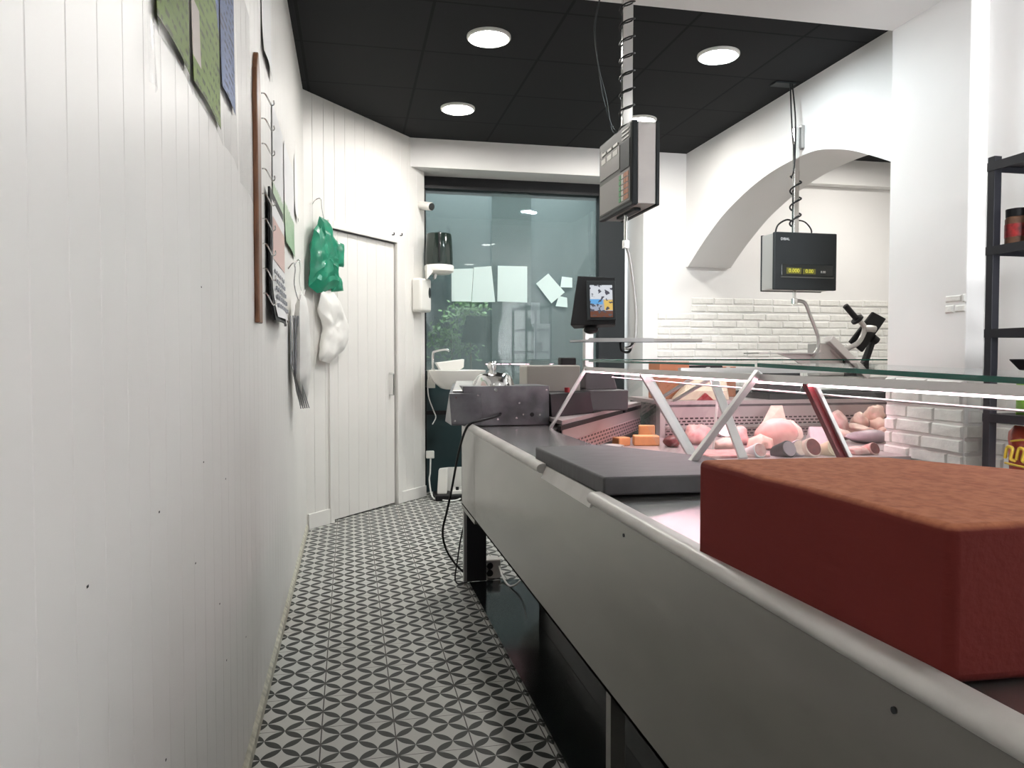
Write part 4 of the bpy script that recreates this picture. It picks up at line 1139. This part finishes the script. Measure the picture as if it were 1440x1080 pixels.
# scale 2: display faces the camera, hung from a bracket on the arch wall
QX, QY = 2.955, 4.72
s2 = thing('hanging_scale', (QX, QY, 2.75), 'dark hanging scale with a yellow display, hung before the arch', 'scale', 'hanging scales')
b = MB(); b.box((QX - 0.02, QY - 0.014, 2.02), (QX + 0.02, QY + 0.014, 2.76)); b.build('pole', M['chrome'], s2, bevel=0.005)
b = MB(); b.box((QX + 0.02, QY - 0.03, 2.62), (XR, QY + 0.03, 2.77)); b.build('wall_bracket', M['steel'], s2, bevel=0.003)
b = MB(); helix(b, (QX, QY, 2.08), (QX, QY, 2.44), 0.036, 3.3, 0.006, 0.4); b.tube([(QX - 0.035, QY, 3.05), (QX - 0.02, QY - 0.02, 2.8), (QX - 0.03, QY - 0.03, 2.5), (QX - 0.035, QY, 2.42)], 0.005); b.tube([(QX - 0.05, QY, 3.05), (QX - 0.045, QY - 0.02, 2.75), (QX - 0.03, QY - 0.03, 2.56)], 0.005)
b.tube([(QX - 0.15, QY, 2.03), (QX - 0.13, QY, 2.10), (QX - 0.06, QY, 2.14), (QX, QY, 2.12)], 0.006); b.tube([(QX, QY, 2.14), (QX + 0.07, QY, 2.13), (QX + 0.12, QY, 2.08), (QX + 0.12, QY, 2.03)], 0.005)
b.build('wrapped_cable', M['black'], s2, smooth=True)
x0, x1, y0, y1, z0, z1 = 2.745, 3.205, 4.62, 4.80, 1.665, 2.035
b = MB(); b.box((x0 + 0.004, y0 + 0.03, z0), (x1 - 0.004, y1 - 0.012, z1)); b.build('body', M['slicer'], s2, bevel=0.003)
b = MB(); b.box((x0, y0, z0 - 0.005), (x1, y0 + 0.03, z1 + 0.005)); b.build('front_shell', M['dark'], s2, bevel=0.006)
b = MB(); b.box((x0, y1 - 0.012, z0 - 0.005), (x1, y1, z1 + 0.005)); b.build('back_frame', M['dark'], s2, bevel=0.003)
b = MB(); b.box((x0 + 0.05, y0 - 0.003, z0 + 0.085), (x1 - 0.03, y0 + 0.002, z0 + 0.165)); dw2 = b.build('display_window', M['lcd'], s2, bevel=0.003)
b = MB(); b.box((x0 + 0.045, y0 - 0.008, z0 + 0.074), (x1 - 0.025, y0 + 0.002, z0 + 0.082)); b.build('sill', M['scalegrey'], s2)
b = MB(); b.box((x0 + 0.085, y0 - 0.0045, z0 + 0.10), (x0 + 0.195, y0 - 0.002, z0 + 0.14)); b.box((x0 + 0.205, y0 - 0.0045, z0 + 0.10), (x0 + 0.30, y0 - 0.002, z0 + 0.135)); b.build('lit_field', M['lcdyellow'], dw2)
text_obj('digits', '0.000', 0.036, dw2, (x0 + 0.14, y0 - 0.0055, z0 + 0.12), (1, 0, 0), (0, 0, 1), M['lcddigit'])
text_obj('digits', '0.00', 0.034, dw2, (x0 + 0.253, y0 - 0.0055, z0 + 0.118), (1, 0, 0), (0, 0, 1), M['lcddigit'])
text_obj('digits', '0.00', 0.022, dw2, (x0 + 0.355, y0 - 0.0055, z0 + 0.115), (1, 0, 0), (0, 0, 1), M['lcdwhite'])
text_obj('maker_logo', 'DIBAL', 0.024, s2, (x0 + 0.075, y0 - 0.001, z1 - 0.042), (1, 0, 0), (0, 0, 1), M['paper'])
b = MB(); b.cyl((QX, QY, 1.665), (QX, QY, 1.60), 0.011, n=12); b.box((QX - 0.016, QY - 0.014, 1.575), (QX + 0.016, QY + 0.014, 1.61)); b.build('hanger', M['chrome'], s2, bevel=0.002)
b = MB(); b.tube([(QX + 0.01, QY, 1.595), (QX + 0.05, QY, 1.593), (QX + 0.085, QY, 1.575), (QX + 0.12, QY, 1.50), (QX + 0.165, QY, 1.40), (QX + 0.185, QY, 1.34), (QX + 0.18, QY, 1.27), (QX + 0.14, QY, 1.215)], 0.012, 10); b.build('hook_arm', M['steel'], s2, smooth=True)
p2 = thing('scale_dish', (2.9, QY, 1.24), 'flat steel dish under the dark scale, left of the meat slicer', 'dish', 'scale dishes')
b = MB(); b.hexa([(2.66, 4.66, 1.236), (3.12, 4.62, 1.236), (3.12, 4.84, 1.236), (2.66, 4.86, 1.236), (2.66, 4.66, 1.243), (3.12, 4.62, 1.243), (3.12, 4.84, 1.243), (2.66, 4.86, 1.243)])
b.build('plate', M['steel'], p2)
b = MB(); b.prism([(2.85, 4.74, 1.236), (3.10, 4.74, 1.236), (3.09, 4.74, 1.15), (3.06, 4.74, 1.14), (2.96, 4.74, 1.20)], (0, 0.012, 0)); b.build('bracket', M['slicer'], p2)

# ceiling junction clip near pole 2
b = MB(); b.box((2.80, 4.72, CZ - 0.012), (2.95, 4.80, CZ)); tag(b.build('ceiling_clip', M['dark'], bevel=0.003), 'small grey cable plate on the black ceiling above the dark scale', 'cable plate')

# ------------------------------------------------------------------ sink corner
sk = thing('wash_basin', (0.88, 6.45, 0.94), 'white ceramic wash basin in the niche beside the door', 'basin')
b = MB()
def sq(c, a, bb, z, n=36, e=3.2):
    out = []
    for i in range(n):
        t = 2 * math.pi * i / n
        ct_, st_ = math.cos(t), math.sin(t)
        out.append((c[0] + a * abs(ct_) ** (2 / e) * (1 if ct_ >= 0 else -1), c[1] + bb * abs(st_) ** (2 / e) * (1 if st_ >= 0 else -1), z))
    return out
prev = None
for a, bb, z in ((0.10, 0.10, 0.945), (0.14, 0.13, 0.955), (0.20, 0.17, 1.01), (0.235, 0.20, 1.08), (0.243, 0.205, 1.105), (0.235, 0.197, 1.108), (0.22, 0.185, 1.075), (0.16, 0.13, 0.995), (0.02, 0.02, 0.985)):
    ring = [b.v(p) for p in sq((0.885, 6.45), a, bb, z)]
    if prev:
        for i in range(36):
            b.face([prev[i], prev[(i + 1) % 36], ring[(i + 1) % 36], ring[i]])
    else:
        b.face(ring[::-1])
    prev = ring
b.face(prev)
b.build('bowl', M['ceramic'], sk, smooth=True)
b = MB(); b.tube([(0.70, 6.60, 1.10), (0.70, 6.60, 1.24), (0.72, 6.58, 1.265), (0.80, 6.50, 1.28), (0.83, 6.48, 1.265)], 0.011, 10); b.cyl((0.70, 6.60, 1.08), (0.70, 6.60, 1.12), 0.018); b.build('tap', M['chrome'], sk, smooth=True)
b = MB(); b.box((0.66, 6.62, 0.95), (0.72, 6.90, 1.10)); b.cyl((0.885, 6.45, 0.95), (0.885, 6.55, 0.80), 0.02); b.cyl((0.885, 6.55, 0.80), (0.885, 6.9, 0.75), 0.02); b.build('wall_mount', M['whiteplastic'], sk)
b = MB(); b.prism([(0.705, 6.42, 1.17), (0.745, 6.42, 1.106), (0.90, 6.42, 1.106), (0.94, 6.42, 1.13), (0.945, 6.42, 1.20)], (0, 0.13, 0)); tag(b.build('soap_dish', M['whiteplastic'], bevel=0.006), 'white wedge shaped holder standing on the basin rim', 'holder')
td = thing('towel_dispenser', (0.74, 6.72, 1.93), 'dark smoked paper towel dispenser with a white base above the basin', 'dispenser')
b = MB(); b.lathe([(0.0, 0), (0.118, 0), (0.116, 0.12), (0.108, 0.26), (0.104, 0.268), (0.0, 0.268)], (0.755, 6.60, 2.0), 36); b.build('cover', M['darkgreen'], td, smooth=True)
b = MB(); b.box((0.735, 6.475, 2.03), (0.75, 6.485, 2.27)); b.build('cover_rib', M['black'], td)
b = MB(); b.lathe([(0.0, -0.01), (0.09, -0.01), (0.124, 0.012), (0.126, 0.055), (0.12, 0.064), (0.0, 0.064)], (0.755, 6.60, 1.937), 36); b.prism([(0.64, 6.5, 1.87), (0.70, 6.5, 1.95), (0.64, 6.5, 2.0)], (0, 0.2, 0)); b.build('base', M['whiteplastic'], td, smooth=True)
b = MB(); b.prism([(0.71, 6.56, 1.935), (0.735, 6.56, 1.935), (0.725, 6.56, 1.89), (0.712, 6.56, 1.88)], (0, 0.10, 0)); b.build('paper_end', M['paper'], td)
sc = thing('security_camera', (0.66, 6.72, 2.5), 'small white security camera on the edge of the niche', 'camera')
b = MB(); b.cyl((0.60, 6.66, 2.52), (0.685, 6.55, 2.49), 0.035, n=20); b.build('housing', M['whiteplastic'], sc, smooth=True, bevel=0.004)
b = MB(); b.cyl((0.685, 6.55, 2.49), (0.688, 6.546, 2.489), 0.031, n=20); b.build('lens', M['lcd'], sc)
b = MB(); b.cyl((0.62, 6.69, 2.50), (0.62, 6.69, 2.40), 0.006); b.build('bracket', M['whiteplastic'], sc)
sd = thing('soap_dispenser', dwp(1.38, 1.6, 0), 'white soap dispenser on the wall edge below the dark towel dispenser', 'dispenser')
b = MB()
dbox(b, 1.30, 1.465, 1.60, 1.885, 0, 0.10); b.build('body', M['whiteplastic'], sd, bevel=0.022, seg=4, smooth=True)
b = MB(); c = dwp(1.43, 1.765, 0.101); T = Matrix.Translation(c) @ DN.to_track_quat('Z', 'Y').to_matrix().to_4x4() @ Matrix.Diagonal((0.55, 1.5, 1, 1)); b.T = T; b.cyl((0, 0, -0.002), (0, 0, 0.003), 0.03, n=24); b.build('push_window', M['dark'], sd)
b = MB(); b.box((0.645, 6.66, 0.335), (0.715, 6.70, 0.40)); b.bm.transform if False else None
so = b.build('wall_socket', M['whiteplastic'], bevel=0.006); tag(so, 'white socket adapter on the dark niche side near the floor', 'socket')
b = MB(); b.tube([(0.68, 6.64, 0.34), (0.675, 6.63, 0.22), (0.665, 6.6, 0.15), (0.68, 6.5, 0.03), (0.74, 6.45, 0.012), (0.80, 6.38, 0.012), (0.88, 6.40, 0.012), (0.92, 6.45, 0.03), (0.88, 6.5, 0.06)], 0.007, 8); tag(b.build('white_cable', M['mesh'], smooth=True), 'white cable running from the wall socket along the floor', 'cable', 'white cables')
b = MB(); b.tube([(0.655, 6.62, 1.02), (0.66, 6.6, 0.88), (0.70, 6.58, 0.76), (0.72, 6.58, 0.70), (0.69, 6.58, 0.64)], 0.005, 8); tag(b.build('white_cable', M['mesh'], smooth=True), 'white cable hanging loose below the basin', 'cable', 'white cables')
b = MB(); b.box((0.70, 6.42, 0.0), (0.96, 6.66, 0.05)); tag(b.build('floor_box', M['black'], bevel=0.008), 'low black box on the floor under the basin', 'box')
b = MB(); b.hexa([(0.72, 6.50, 0.05), (0.80, 6.48, 0.05), (0.82, 6.60, 0.05), (0.74, 6.62, 0.05), (0.735, 6.52, 0.255), (0.81, 6.50, 0.265), (0.83, 6.60, 0.265), (0.755, 6.62, 0.255)]); tag(b.build('router_box', M['whiteplastic'], bevel=0.006), 'upright white box on the black box under the basin', 'box')
b = MB(); b.box((0.83, 6.68, 0.0), (1.05, 6.70, 0.25)); tag(b.build('leaning_board', M['whiteplastic'], bevel=0.004), 'flat white panel leaning behind the upright white box', 'panel')
ps = thing('power_strip', (0.92, 6.47, 0.05), 'white power strip with plugs on the black box under the basin', 'power strip')
b = MB(); b.box((0.83, 6.45, 0.05), (0.955, 6.50, 0.085)); b.build('strip', M['whiteplastic'], ps, bevel=0.005)
for k in range(3):
    b = MB(); b.cyl((0.855 + 0.035 * k, 6.475, 0.085), (0.855 + 0.035 * k, 6.475, 0.11), 0.013, n=12); b.build('plug', M['black'] if k == 1 else M['whiteplastic'], ps)
# adaptor under the counter beside the black leg
ad = thing('plug_adapter', (0.80, 4.06, 0.0), 'grey plug adapter on the floor beside the black counter leg', 'adapter')
b = MB(); b.box((0.715, 4.08, 0.0), (0.80, 4.16, 0.11)); b.build('body', M['lip'], ad, bevel=0.01)
b = MB(); b.cyl((0.735, 4.08, 0.08), (0.735, 4.06, 0.08), 0.018, n=14); b.cyl((0.735, 4.08, 0.04), (0.735, 4.06, 0.04), 0.018, n=14); b.build('plug', M['black'], ad)
b = MB(); b.tube([(0.79, 4.08, 0.07), (0.795, 3.98, 0.03), (0.81, 3.86, 0.024), (0.86, 3.82, 0.08), (0.90, 3.9, 0.2)], 0.005, 8); tag(b.build('white_cable', M['mesh'], smooth=True), 'white cable looping under the counter beside the adapter', 'cable', 'white cables')

# ------------------------------------------------------------------ left wall things
def wall_sheet(y0, y1, z0, z1, x=0.003, curl=0.0, sag=0.0, z0b=None, nb=12):
    def fn(a, bq):
        y = y0 + (y1 - y0) * a
        zz0 = z0 if z0b is None else z0 + (z0b - z0) * a
        z = zz0 + (z1 - zz0) * bq
        o = x + curl * max(0, (0.35 - bq) / 0.35) ** 2 * (0.4 + 0.6 * math.sin(a * 3.0 + 0.3)) + sag * math.sin(bq * 5) * 0.5
        return (XL + o, y, z), (1, 0, 0)
    return fn
POST = [
    (1.335, 1.60, 1.75, 2.42, price_mat('green price table', (0.13, 0.20, 0.025), (0.62, 0.52, 0.47), (0.16, 0.23, 0.035), 9), 'green price table in a clear sleeve, the nearest on the left wall'),
    (1.63, 1.965, 1.75, 2.42, price_mat('green and blue price table', (0.17, 0.26, 0.04), (0.62, 0.55, 0.5), (0.10, 0.15, 0.30), 1.02), 'green price table with blue rows in a clear sleeve, middle of the left wall row'),
    (1.985, 2.215, 1.86, 2.42, price_mat('blue price table', (0.10, 0.15, 0.30), (0.10, 0.15, 0.30), (0.10, 0.15, 0.30), 9), 'blue price table in a clear sleeve next to the wooden hook rack'),
]
for y0, y1, z0, z1, m, lb in POST:
    e = thing('price_poster', (XL, (y0 + y1) / 2, 1.72), lb, 'poster', 'price posters on the left wall')
    b = MB(); b.sheet(wall_sheet(y0, y1, z0, z1, 0.004, 0.006)); b.build('printed_sheet', m, e, smooth=True)
    b = MB(); b.sheet(wall_sheet(y0 - 0.012, y1 + 0.012, 1.715, 2.43, 0.0055, 0.011)); b.build('plastic_sleeve', M['sleeve'], e, smooth=True)
for y0, y1, z0, z1, lb in ((1.265, 1.315, 1.62, 2.42, 'narrow clear plastic strip at the near end of the price posters'), (2.26, 2.58, 1.69, 2.28, 'empty clear plastic sleeve beside the wooden hook rack')):
    b = MB(); b.sheet(wall_sheet(y0, y1, z0, z1, 0.004, 0.012, 0.006), 10, 14); tag(b.build('plastic_sleeve', M['sleeve'], smooth=True), lb, 'sleeve', 'clear sleeves on the left wall')
# wooden hook rack
hr = thing('hook_rack', (XL, 2.69, 1.32), 'tall narrow brown wooden rack of wire hooks on the left wall', 'hook rack')
b = MB()
prof = [(2.645, 1.32), (2.735, 1.32), (2.735, 1.95), (2.745, 2.06), (2.73, 2.15), (2.70, 2.205), (2.69, 2.215), (2.68, 2.205), (2.65, 2.15), (2.635, 2.06), (2.645, 1.95)]
b.prism([(XL, y, z) for y, z in prof], (0.017, 0, 0)); b.build('board', M['wood'], hr, bevel=0.004)
for k in range(9):
    z = 1.40 + k * 0.083
    b = MB(); b.tube([(XL + 0.022, 2.70, z + 0.02), (XL + 0.035, 2.70, z + 0.018), (XL + 0.048, 2.70, z - 0.006), (XL + 0.055, 2.70, z - 0.018), (XL + 0.063, 2.70, z - 0.014), (XL + 0.062, 2.70, z - 0.002)], 0.0022, 6); b.build('hook', M['chrome'], hr, smooth=True)
# dark backed calendar and sheets
cal = thing('wall_calendar', (XL, 3.3, 1.34), 'white wall calendar with a black backing just past the wooden hook rack', 'calendar')
b = MB(); b.sheet(wall_sheet(2.99, 3.56, 1.345, 1.84, 0.012, 0.03), t=0.008); b.build('backing', M['black'], cal)
b = MB(); b.sheet(wall_sheet(3.03, 3.58, 1.36, 1.80, 0.022, 0.032), t=0.001); b.build('page', M['paper'], cal)
b = MB(); b.sheet(wall_sheet(3.04, 3.56, 1.58, 1.74, 0.0245, 0.0), t=0.0006); b.build('picture', mat('faint pink picture', (0.7, 0.5, 0.45), 0.5), cal)
b = MB()
for r_ in range(5):
    for c_ in range(6):
        b.box((XL + 0.0255 + 0.002 * (4 - r_), 3.08 + c_ * 0.08, 1.40 + r_ * 0.033), (XL + 0.0265 + 0.004 * (4 - r_), 3.12 + c_ * 0.08, 1.415 + r_ * 0.033))
b.build('print', M['greypaper'], cal)
md = meadow_mat()
for y0, y1, z0, z1, m, lb in ((3.27, 3.78, 1.70, 2.24, md, 'calendar sheet with a green meadow picture, first beyond the hook rack'), (3.84, 4.49, 1.76, 2.24, md, 'calendar sheet with a green meadow picture, nearest to the corner'), (4.56, 4.80, 2.02, 2.36, M['paper'], 'small white sheet high on the wall beside the corner'), (2.92, 3.25, 2.31, 2.75, M['paper'], 'blank white sheet high on the wall above the meadow calendars')):
    b = MB(); b.sheet(wall_sheet(y0, y1, z0, z1, 0.004, 0.012)); tag(b.build('wall_sheet', m, smooth=True), lb, 'paper', 'paper sheets on the left wall')
# wire hooks, green bags, white bags
def s_hook(pts, label, grp='wire hooks by the corner'):
    b = MB(); b.tube(pts, 0.0035, 8); tag(b.build('wire_hook', M['chrome'], smooth=True), label, 'hook', grp)
s_hook([dwp(0.10, 2.285, 0.0), dwp(0.10, 2.30, 0.02), dwp(0.115, 2.325, 0.035), dwp(0.15, 2.33, 0.035), dwp(0.165, 2.31, 0.035)][:5] + [], 'tiny')
bpy.data.objects.remove(bpy.data.objects['wire_hook'])
s_hook([dwp(0.085, 2.29, 0.002), dwp(0.085, 2.315, 0.03), dwp(0.115, 2.325, 0.05), dwp(0.12, 2.26, 0.055), dwp(0.145, 2.15, 0.06)], 'bent wire hook holding the green bag bundle')
gb = thing('bag_bundle', dwp(0.17, 1.67, 0.05), 'bundle of green plastic bags hanging on a hook beside the door', 'bags')
FD = (DW0, DU, Vector((0, 0, 1)), DN)
b = MB(); b.pillow([(-0.02, 1.70), (0.06, 1.66), (0.14, 1.675), (0.21, 1.705), (0.29, 1.70), (0.275, 1.82), (0.275, 1.95), (0.28, 2.05), (0.235, 2.075), (0.20, 2.16), (0.16, 2.185), (0.09, 2.20), (0.07, 2.14), (0.03, 2.10), (0.0, 1.95)], FD, 0.085, 2, 0.02, 22, True, 0.06, True); b.build('bag_body', M['greenbag'], gb, smooth=True, ang=28)
b = MB(); b.pillow([(0.26, 1.87), (0.345, 1.87), (0.35, 2.04), (0.28, 2.045)], FD, 0.035, 6, 0.006, 18, True, 0.06); b.build('bag_handle', M['greenbag'], gb, smooth=True, ang=60)
b = MB(); b.pillow([(0.22, 1.68), (0.36, 1.70), (0.33, 1.79), (0.25, 1.84)], FD, 0.04, 8, 0.014, 26, True, 0.05); b.build('bag_corner', M['greenbag'], gb, smooth=True, ang=60)
b = MB(); b.pillow([(0.09, 1.19), (0.19, 1.17), (0.36, 1.27), (0.41, 1.34), (0.40, 1.48), (0.33, 1.60), (0.24, 1.69), (0.11, 1.69), (0.08, 1.55), (0.14, 1.42)], FD, 0.075, 12, 0.02, 14, True, 0.05, True); tag(b.build('white_bag', M['whitebag'], smooth=True, ang=70), 'crumpled white plastic bag hanging below the green bags', 'bag')
wb = thing('bag_sheaf', (XL, 4.2, 0.95), 'sheaf of white bags with grey edges hanging in the corner of the left wall', 'bags')
FL = (Vector((XL, 0, 0)), Vector((0, 1, 0)), Vector((0, 0, 1)), Vector((1, 0, 0)))
b = MB(); b.pillow([(4.02, 1.10), (4.12, 1.02), (4.26, 0.93), (4.32, 0.94), (4.36, 1.10), (4.36, 1.40), (4.28, 1.54), (4.18, 1.56), (4.08, 1.50), (4.03, 1.35)], FL, 0.085, 15, 0.008, 9, True, 0.058); b.build('bags', M['whitebag'], wb, smooth=True, ang=70)
b = MB()
for k in range(5):
    b.prism([(XL + 0.012 + k * 0.011, 4.02 + 0.01 * k, 1.42), (XL + 0.018 + k * 0.011, 4.02 + 0.01 * k, 1.42), (XL + 0.020 + k * 0.011, 4.02 + 0.01 * k, 1.16 - 0.02 * k), (XL + 0.055 + k * 0.010, 4.16 + 0.01 * k, 0.94), (XL + 0.05 + k * 0.010, 4.16 + 0.01 * k, 0.94), (XL + 0.012 + k * 0.011, 4.02 + 0.01 * k, 1.18 - 0.02 * k)], (0, 0.012, 0))
b.build('bag_edges', M['greypaper'], wb)
s_hook([(XL + 0.0, 4.08, 1.66), (XL + 0.025, 4.08, 1.69), (XL + 0.035, 4.08, 1.66), (XL + 0.03, 4.08, 1.58), (XL + 0.05, 4.08, 1.50), (XL + 0.06, 4.08, 1.53)], 'bent wire hook nearest the meadow calendars holding the white sheaf')
s_hook([(XL + 0.0, 4.5, 1.72), (XL + 0.025, 4.5, 1.76), (XL + 0.035, 4.5, 1.72), (XL + 0.03, 4.5, 1.64), (XL + 0.05, 4.5, 1.56), (XL + 0.06, 4.5, 1.59)], 'empty bent wire hook between the white sheaf and the green bags')
# specks on the left wall
b = MB()
for y, z in ((1.72, 0.98), (2.01, 0.90), (1.33, 0.95), (1.9, 0.62), (1.99, 0.45), (2.35, 0.38), (1.62, 0.79), (0.98, 0.93), (1.35, 0.53), (1.72, 1.35)):
    b.box((XL - 0.001, y, z), (XL + 0.0006, y + 0.006, z + 0.003))
tag(b.build('trim_7', M['dark']), 'dark specks on the white boards', kind='structure')

# ------------------------------------------------------------------ black shelf unit on the right
sh = thing('shelf_unit', (2.74, 2.15, 0), 'black metal shelf unit against the right wall', 'shelves')
SXF, SXB, SYF, SYN = 2.55, 2.94, 2.69, 1.75
for x, y in ((SXF, SYF), (SXB, SYF), (SXF, SYN), (SXB, SYN)):
    b = MB(); b.box((x, y - 0.035, 0), (x + 0.035, y, 2.02)); b.build('post', M['blackmetal'], sh, bevel=0.002)
for z in (0.10, 0.55, 0.965, 1.31, 1.645, 1.985):
    b = MB(); b.box((SXF, SYN - 0.03, z), (SXB + 0.035, SYF, z + 0.012)); b.box((SXF - 0.002, SYN - 0.03, z - 0.022), (SXF + 0.008, SYF, z + 0.012)); b.box((SXF, SYF - 0.008, z - 0.022), (SXB + 0.03, SYF, z + 0.012)); b.build('shelf', M['blackmetal'], sh)
def jar(x, y, z, r_, h, label, grp='spice jars on the black shelf'):
    e = thing('spice_jar', (x, y, z), label, 'jar', grp)
    b = MB(); b.lathe([(0.0, 0.0), (r_ * 0.95, 0.0), (r_, 0.006), (r_, h * 0.72), (r_ * 0.9, h * 0.78), (0.0, h * 0.78)], (x, y, z), 28); b.build('contents', M['spice'], e, smooth=True)
    b = MB(); b.lathe([(0.0, h * 0.78), (r_ * 0.95, h * 0.78), (r_ * 0.97, h), (0.0, h)], (x, y, z), 28); b.build('lid', M['black'], e, smooth=True)
    b = MB(); b.lathe([(r_ * 1.0, h * 0.22), (r_ * 1.03, h * 0.22), (r_ * 1.03, h * 0.58), (r_ * 1.0, h * 0.58)], (x, y, z), 28); b.build('label_band', M['label_red'], e, smooth=True)
jar(2.635, 2.622, 1.657, 0.046, 0.145, 'brown spice jar with red label and black lid, left one on the shelf')
jar(2.635, 2.510, 1.657, 0.046, 0.155, 'brown spice jar with red label, cut off by the right edge of the picture')
jar(2.80, 2.62, 1.322, 0.045, 0.13, 'brown jar on the shelf under the spice jars')
bpy.data.objects['spice_jar.002']['label'] = 'brown jar alone on the shelf under the spice jars'
b = MB(); b.box((2.62, 2.33, 0.977), (2.86, 2.60, 1.155)); tag(b.build('carton', M['whiteplastic'], bevel=0.006), 'white carton on the black shelves under a black tray', 'carton')
b = MB(); b.hexa([(2.63, 2.34, 1.155), (2.82, 2.34, 1.155), (2.82, 2.60, 1.155), (2.63, 2.60, 1.155), (2.61, 2.32, 1.20), (2.84, 2.32, 1.20), (2.84, 2.635, 1.20), (2.61, 2.635, 1.20)]); tag(b.build('food_tray', M['black'], bevel=0.006), 'black plastic tray on the white carton', 'tray')
FS = (Vector((2.60, 0, 0)), Vector((0, -1, 0)), Vector((0, 0, 1)), Vector((-1, 0, 0)))
b = MB(); b.pillow([(-2.52, 1.157), (-2.36, 1.157), (-2.36, 1.20), (-2.42, 1.205), (-2.50, 1.18)], (Vector((2.595, 0, 0)), *FS[1:]), 0.02, 3, 0.004, 20); tag(b.build('snack_packet', M['lime'], smooth=True), 'lime green packet in front of the black tray', 'packet')
b = MB(); b.pillow([(-2.56, 0.98), (-2.33, 0.98), (-2.33, 1.12), (-2.56, 1.12)], (Vector((2.58, 0, 0)), *FS[1:]), 0.05, 5, 0.006, 14); tag(b.build('snack_packet', M['lime'], smooth=True), 'lime green bag standing before the white carton', 'packet')
cb = thing('crisp_bag', (2.66, 2.5, 0.56), 'orange red snack bag with yellow lettering on the lower black shelf', 'snack bag')
b = MB(); b.pillow([(-2.66, 0.565), (-2.26, 0.565), (-2.24, 0.92), (-2.64, 0.93), (-2.67, 0.90)], (Vector((2.66, 0, 0)), *FS[1:]), 0.12, 21, 0.012, 10); b.build('bag', M['crisp'], cb, smooth=True, ang=70)
b = MB()
for k in range(6):
    y = 2.60 - k * 0.055
    b.tube([(2.594, y + 0.02, 0.80), (2.590, y + 0.005, 0.845), (2.590, y - 0.02, 0.84), (2.592, y - 0.01, 0.80), (2.592, y - 0.03, 0.795)], 0.007, 6)
b.tube([(2.594, 2.62, 0.78), (2.592, 2.50, 0.775), (2.594, 2.30, 0.785)], 0.005, 6)
b.tube([(2.60, 2.60, 0.87), (2.594, 2.52, 0.882), (2.594, 2.40, 0.875), (2.60, 2.34, 0.885)], 0.004, 6)
b.build('printed_pattern', M['yellow'], cb, smooth=True)
b = MB(); b.box((2.78, 2.3, 0.562), (2.93, 2.5, 0.94)); tag(b.build('cardboard_box', M['card'], bevel=0.004), 'brown carton behind the orange red snack bag', 'box')
b = MB(); b.lathe([(0, 0), (0.05, 0), (0.08, 0.045), (0.082, 0.05), (0.07, 0.045), (0, 0.02)], (2.70, 2.42, 0.977 - 0.0), 24)
b.bm.clear() if False else None
b.bm.free()

# ------------------------------------------------------------------ camera, world, light
cam = bpy.data.cameras.new('camera')
cam.sensor_fit = 'HORIZONTAL'
cam.sensor_width = 36
cam.lens = 27.0
cam.clip_start = 0.02
co = bpy.data.objects.new('camera', cam)
COL.objects.link(co)
yaw, pit = R(11.92), R(1.86)
fw = Vector((math.sin(yaw) * math.cos(pit), math.cos(yaw) * math.cos(pit), -math.sin(pit)))
co.location = (0, 0, 1.2)
co.rotation_euler = fw.to_track_quat('-Z', 'Y').to_euler()
S.camera = co

w = bpy.data.worlds.new('world')
S.world = w
w.use_nodes = True
bg = w.node_tree.nodes['Background']
bg.inputs['Color'].default_value = (0.97, 0.98, 1.0, 1)
bg.inputs['Strength'].default_value = 0.22
# daylight in the yard beyond the glazed screen
dl = bpy.data.lights.new('yard_daylight', 'AREA')
dl.shape = 'RECTANGLE'; dl.size = 2.4; dl.size_y = 0.9
dl.energy = 130
dl.color = (0.9, 0.97, 1.0)
do = bpy.data.objects.new('yard_daylight', dl)
COL.objects.link(do)
do.location = (1.5, 7.55, 3.3)
do.rotation_euler = (R(8), 0, 0)
# unseen area light added behind the viewer, standing in for shop front daylight
al = bpy.data.lights.new('shop_front_fill', 'AREA')
al.shape = 'RECTANGLE'; al.size = 1.4; al.size_y = 1.8
al.energy = 90
al.spread = R(76)
al.color = (0.95, 0.97, 1.0)
ao = bpy.data.objects.new('shop_front_fill', al)
COL.objects.link(ao)
ao.location = (2.2, -1.3, 1.8)
ao.rotation_euler = Vector((0.62, 1, -0.05)).to_track_quat('-Z', 'Z').to_euler()

S.view_settings.view_transform = 'Standard'
S.view_settings.look = 'None'
S.view_settings.gamma = 1
S.view_settings.use_curve_mapping = False
S.view_settings.exposure = 0.54
S.cycles.use_denoising = True
S.cycles.max_bounces = 10
S.cycles.transparent_max_bounces = 16
S.cycles.caustics_reflective = False
S.cycles.caustics_refractive = False
S.cycles.sample_clamp_indirect = 6
